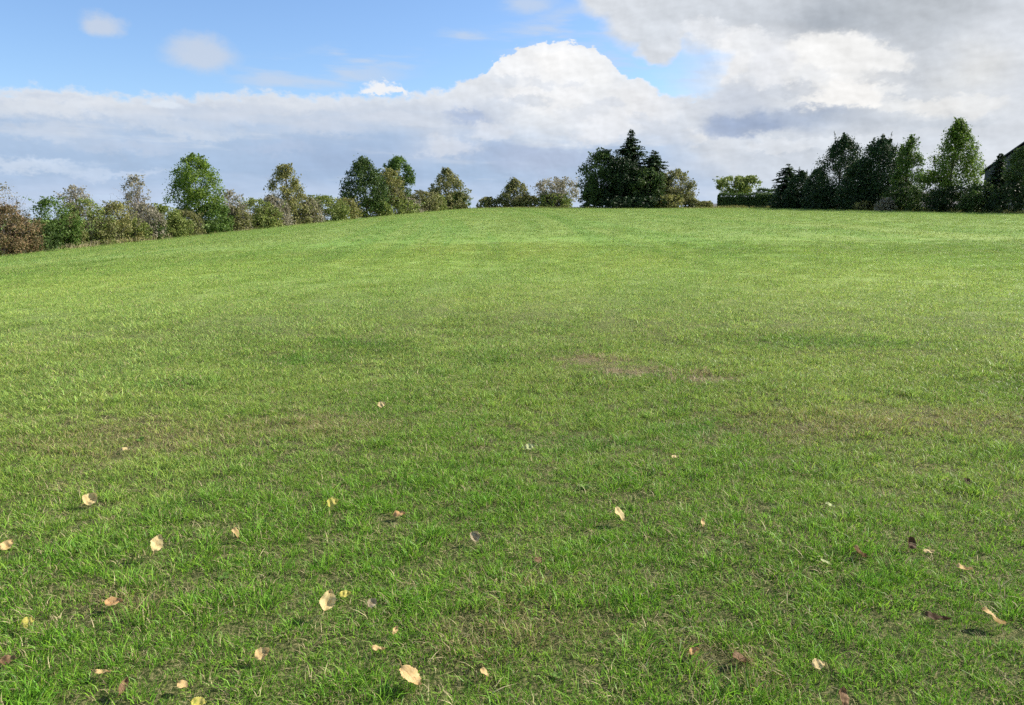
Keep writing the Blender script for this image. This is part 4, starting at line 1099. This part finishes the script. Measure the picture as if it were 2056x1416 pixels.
    # the big broken mass on the right
    d = union(W, [(1340,20,120,62),(1240,-20,90,50),(1330,84,46,26),(1520,30,170,80),(1515,140,72,70),(1560,250,160,120),(1800,180,360,280),(1950,60,300,200),(2300,150,420,300),(1700,-80,380,120)])
    ra = N.math('MULTIPLY', N.smooth(N.math('ADD', d, N.math('MULTIPLY', N.math('SUBTRACT', streak, .5), .35)), 1.2, .72), front)
    mass = dsp(219, 224, 231)
    for t_ in ((1700,30,260,62,(170,178,188),.95),(1860,20,160,70,(190,196,203),.85),(1420,20,170,48,(210,216,224),.8),(1330,66,60,26,(218,224,232),.8),
               (1460,110,50,50,(240,241,243),.85),(1560,110,70,70,(226,229,234),.8),(1650,100,60,40,(243,243,243),.9),(1720,140,80,34,(240,240,240),.85),(1690,180,70,40,(244,244,243),.8),
               (1850,160,120,60,(206,211,217),.8),(1510,248,90,30,(164,179,204),.95),(1640,250,110,26,(172,185,205),.9),(1780,230,150,34,(196,204,215),.7),(1480,200,70,40,(200,208,222),.7),
               (1690,205,90,20,(242,242,242),.7),(1900,215,120,30,(228,231,234),.8),(1960,130,80,50,(226,227,226),.7),(1500,320,150,50,(204,213,226),.8),(1460,300,60,30,(224,228,234),.7),(1700,300,300,40,(206,214,225),.7),(1650,370,300,40,(206,218,234),.6)):
        mass = tint(mass, W, *t_[:4], t_[4], t_[5])
    for t_ in ((1462,112,34,42,(241,242,244),.9),(1500,85,40,24,(236,238,241),.8),(1600,120,30,30,(245,245,246),.85),(1685,115,34,26,(248,248,247),.9),(1730,200,36,16,(248,247,244),.85),(1770,165,44,20,(240,241,241),.7),(1840,205,60,16,(238,239,239),.7),(1410,60,34,20,(232,235,240),.7),(1550,178,36,14,(236,238,242),.7),(1650,104,62,34,(246,246,245),.95),(1545,132,46,40,(232,234,238),.8),(1742,128,60,30,(243,243,242),.9),(1690,192,66,26,(247,246,244),.95),(1620,170,40,24,(238,239,240),.7),(1390,272,34,14,(240,241,242),.7),(1930,205,70,18,(238,238,237),.6),(1700,290,90,12,(226,231,238),.6),(1560,300,60,12,(228,232,238),.6)):
        mass = tint(mass, Wf, *t_[:4], t_[4], t_[5], .72)
    for t_ in ((1500,258,70,22,(160,176,204),.8),(1600,236,90,16,(172,185,206),.7),(1800,150,60,16,(198,203,210),.7),(1590,190,60,14,(196,203,214),.6),(1850,250,110,12,(200,208,218),.6)):
        mass = tint(mass, Wf, *t_[:4], t_[4], t_[5], .4)
    kk = N.math('ADD', 1, N.math('MULTIPLY', rl, .8))
    mass = N.mix(1, mass, N.xyz(kk, kk, kk), 'MULTIPLY')
    out = N.mix(ra, out, mass)
    # below the horizon: plain ground colour bounce
    out = N.mix(N.smooth(z, -.005, -.03), out, dsp(120, 130, 95))
    bg = N.new('ShaderNodeBackground'); N.put(bg.inputs['Color'], out); bg.inputs['Strength'].default_value = STR
    o = N.new('ShaderNodeOutputWorld'); N.l.new(bg.outputs[0], o.inputs['Surface'])
    w.cycles.sampling_method = 'MANUAL'; w.cycles.sample_map_resolution = 512
SKYTINT = (.70, .80, .95)
world()

# ------------------------------------------------------------------ sun
s = bpy.data.lights.new('sun', 'SUN'); s.energy = 4.6; s.angle = R(.53); s.color = (1.0, .93, .82)
so = bpy.data.objects.new('sun', s); COL.objects.link(so)
d = Vector((math.sin(R(SUN_AZ)) * math.cos(R(SUN_EL)), math.cos(R(SUN_AZ)) * math.cos(R(SUN_EL)), math.sin(R(SUN_EL))))
so.rotation_euler = (-d).to_track_quat('-Z', 'Y').to_euler()
so.location = (40, 10, 60)

# ------------------------------------------------------------------ camera and view
cam = bpy.data.cameras.new('camera'); co = bpy.data.objects.new('camera', cam); COL.objects.link(co)
cam.sensor_width = 36; cam.lens = F / 2056 * 36; cam.clip_start = .05; cam.clip_end = 20000
co.location = (0, 0, CAMZ); co.rotation_euler = (math.pi / 2 - PITCH, 0, 0)
scene.camera = co
vs = scene.view_settings; vs.view_transform = 'Standard'; vs.look = 'None'; vs.exposure = EXPO; vs.gamma = 1
scene.cycles.max_bounces = 6; scene.cycles.transparent_max_bounces = 4
scene.cycles.use_denoising = False
scene.cycles.use_adaptive_sampling = True; scene.cycles.adaptive_threshold = .02; scene.cycles.adaptive_min_samples = 16
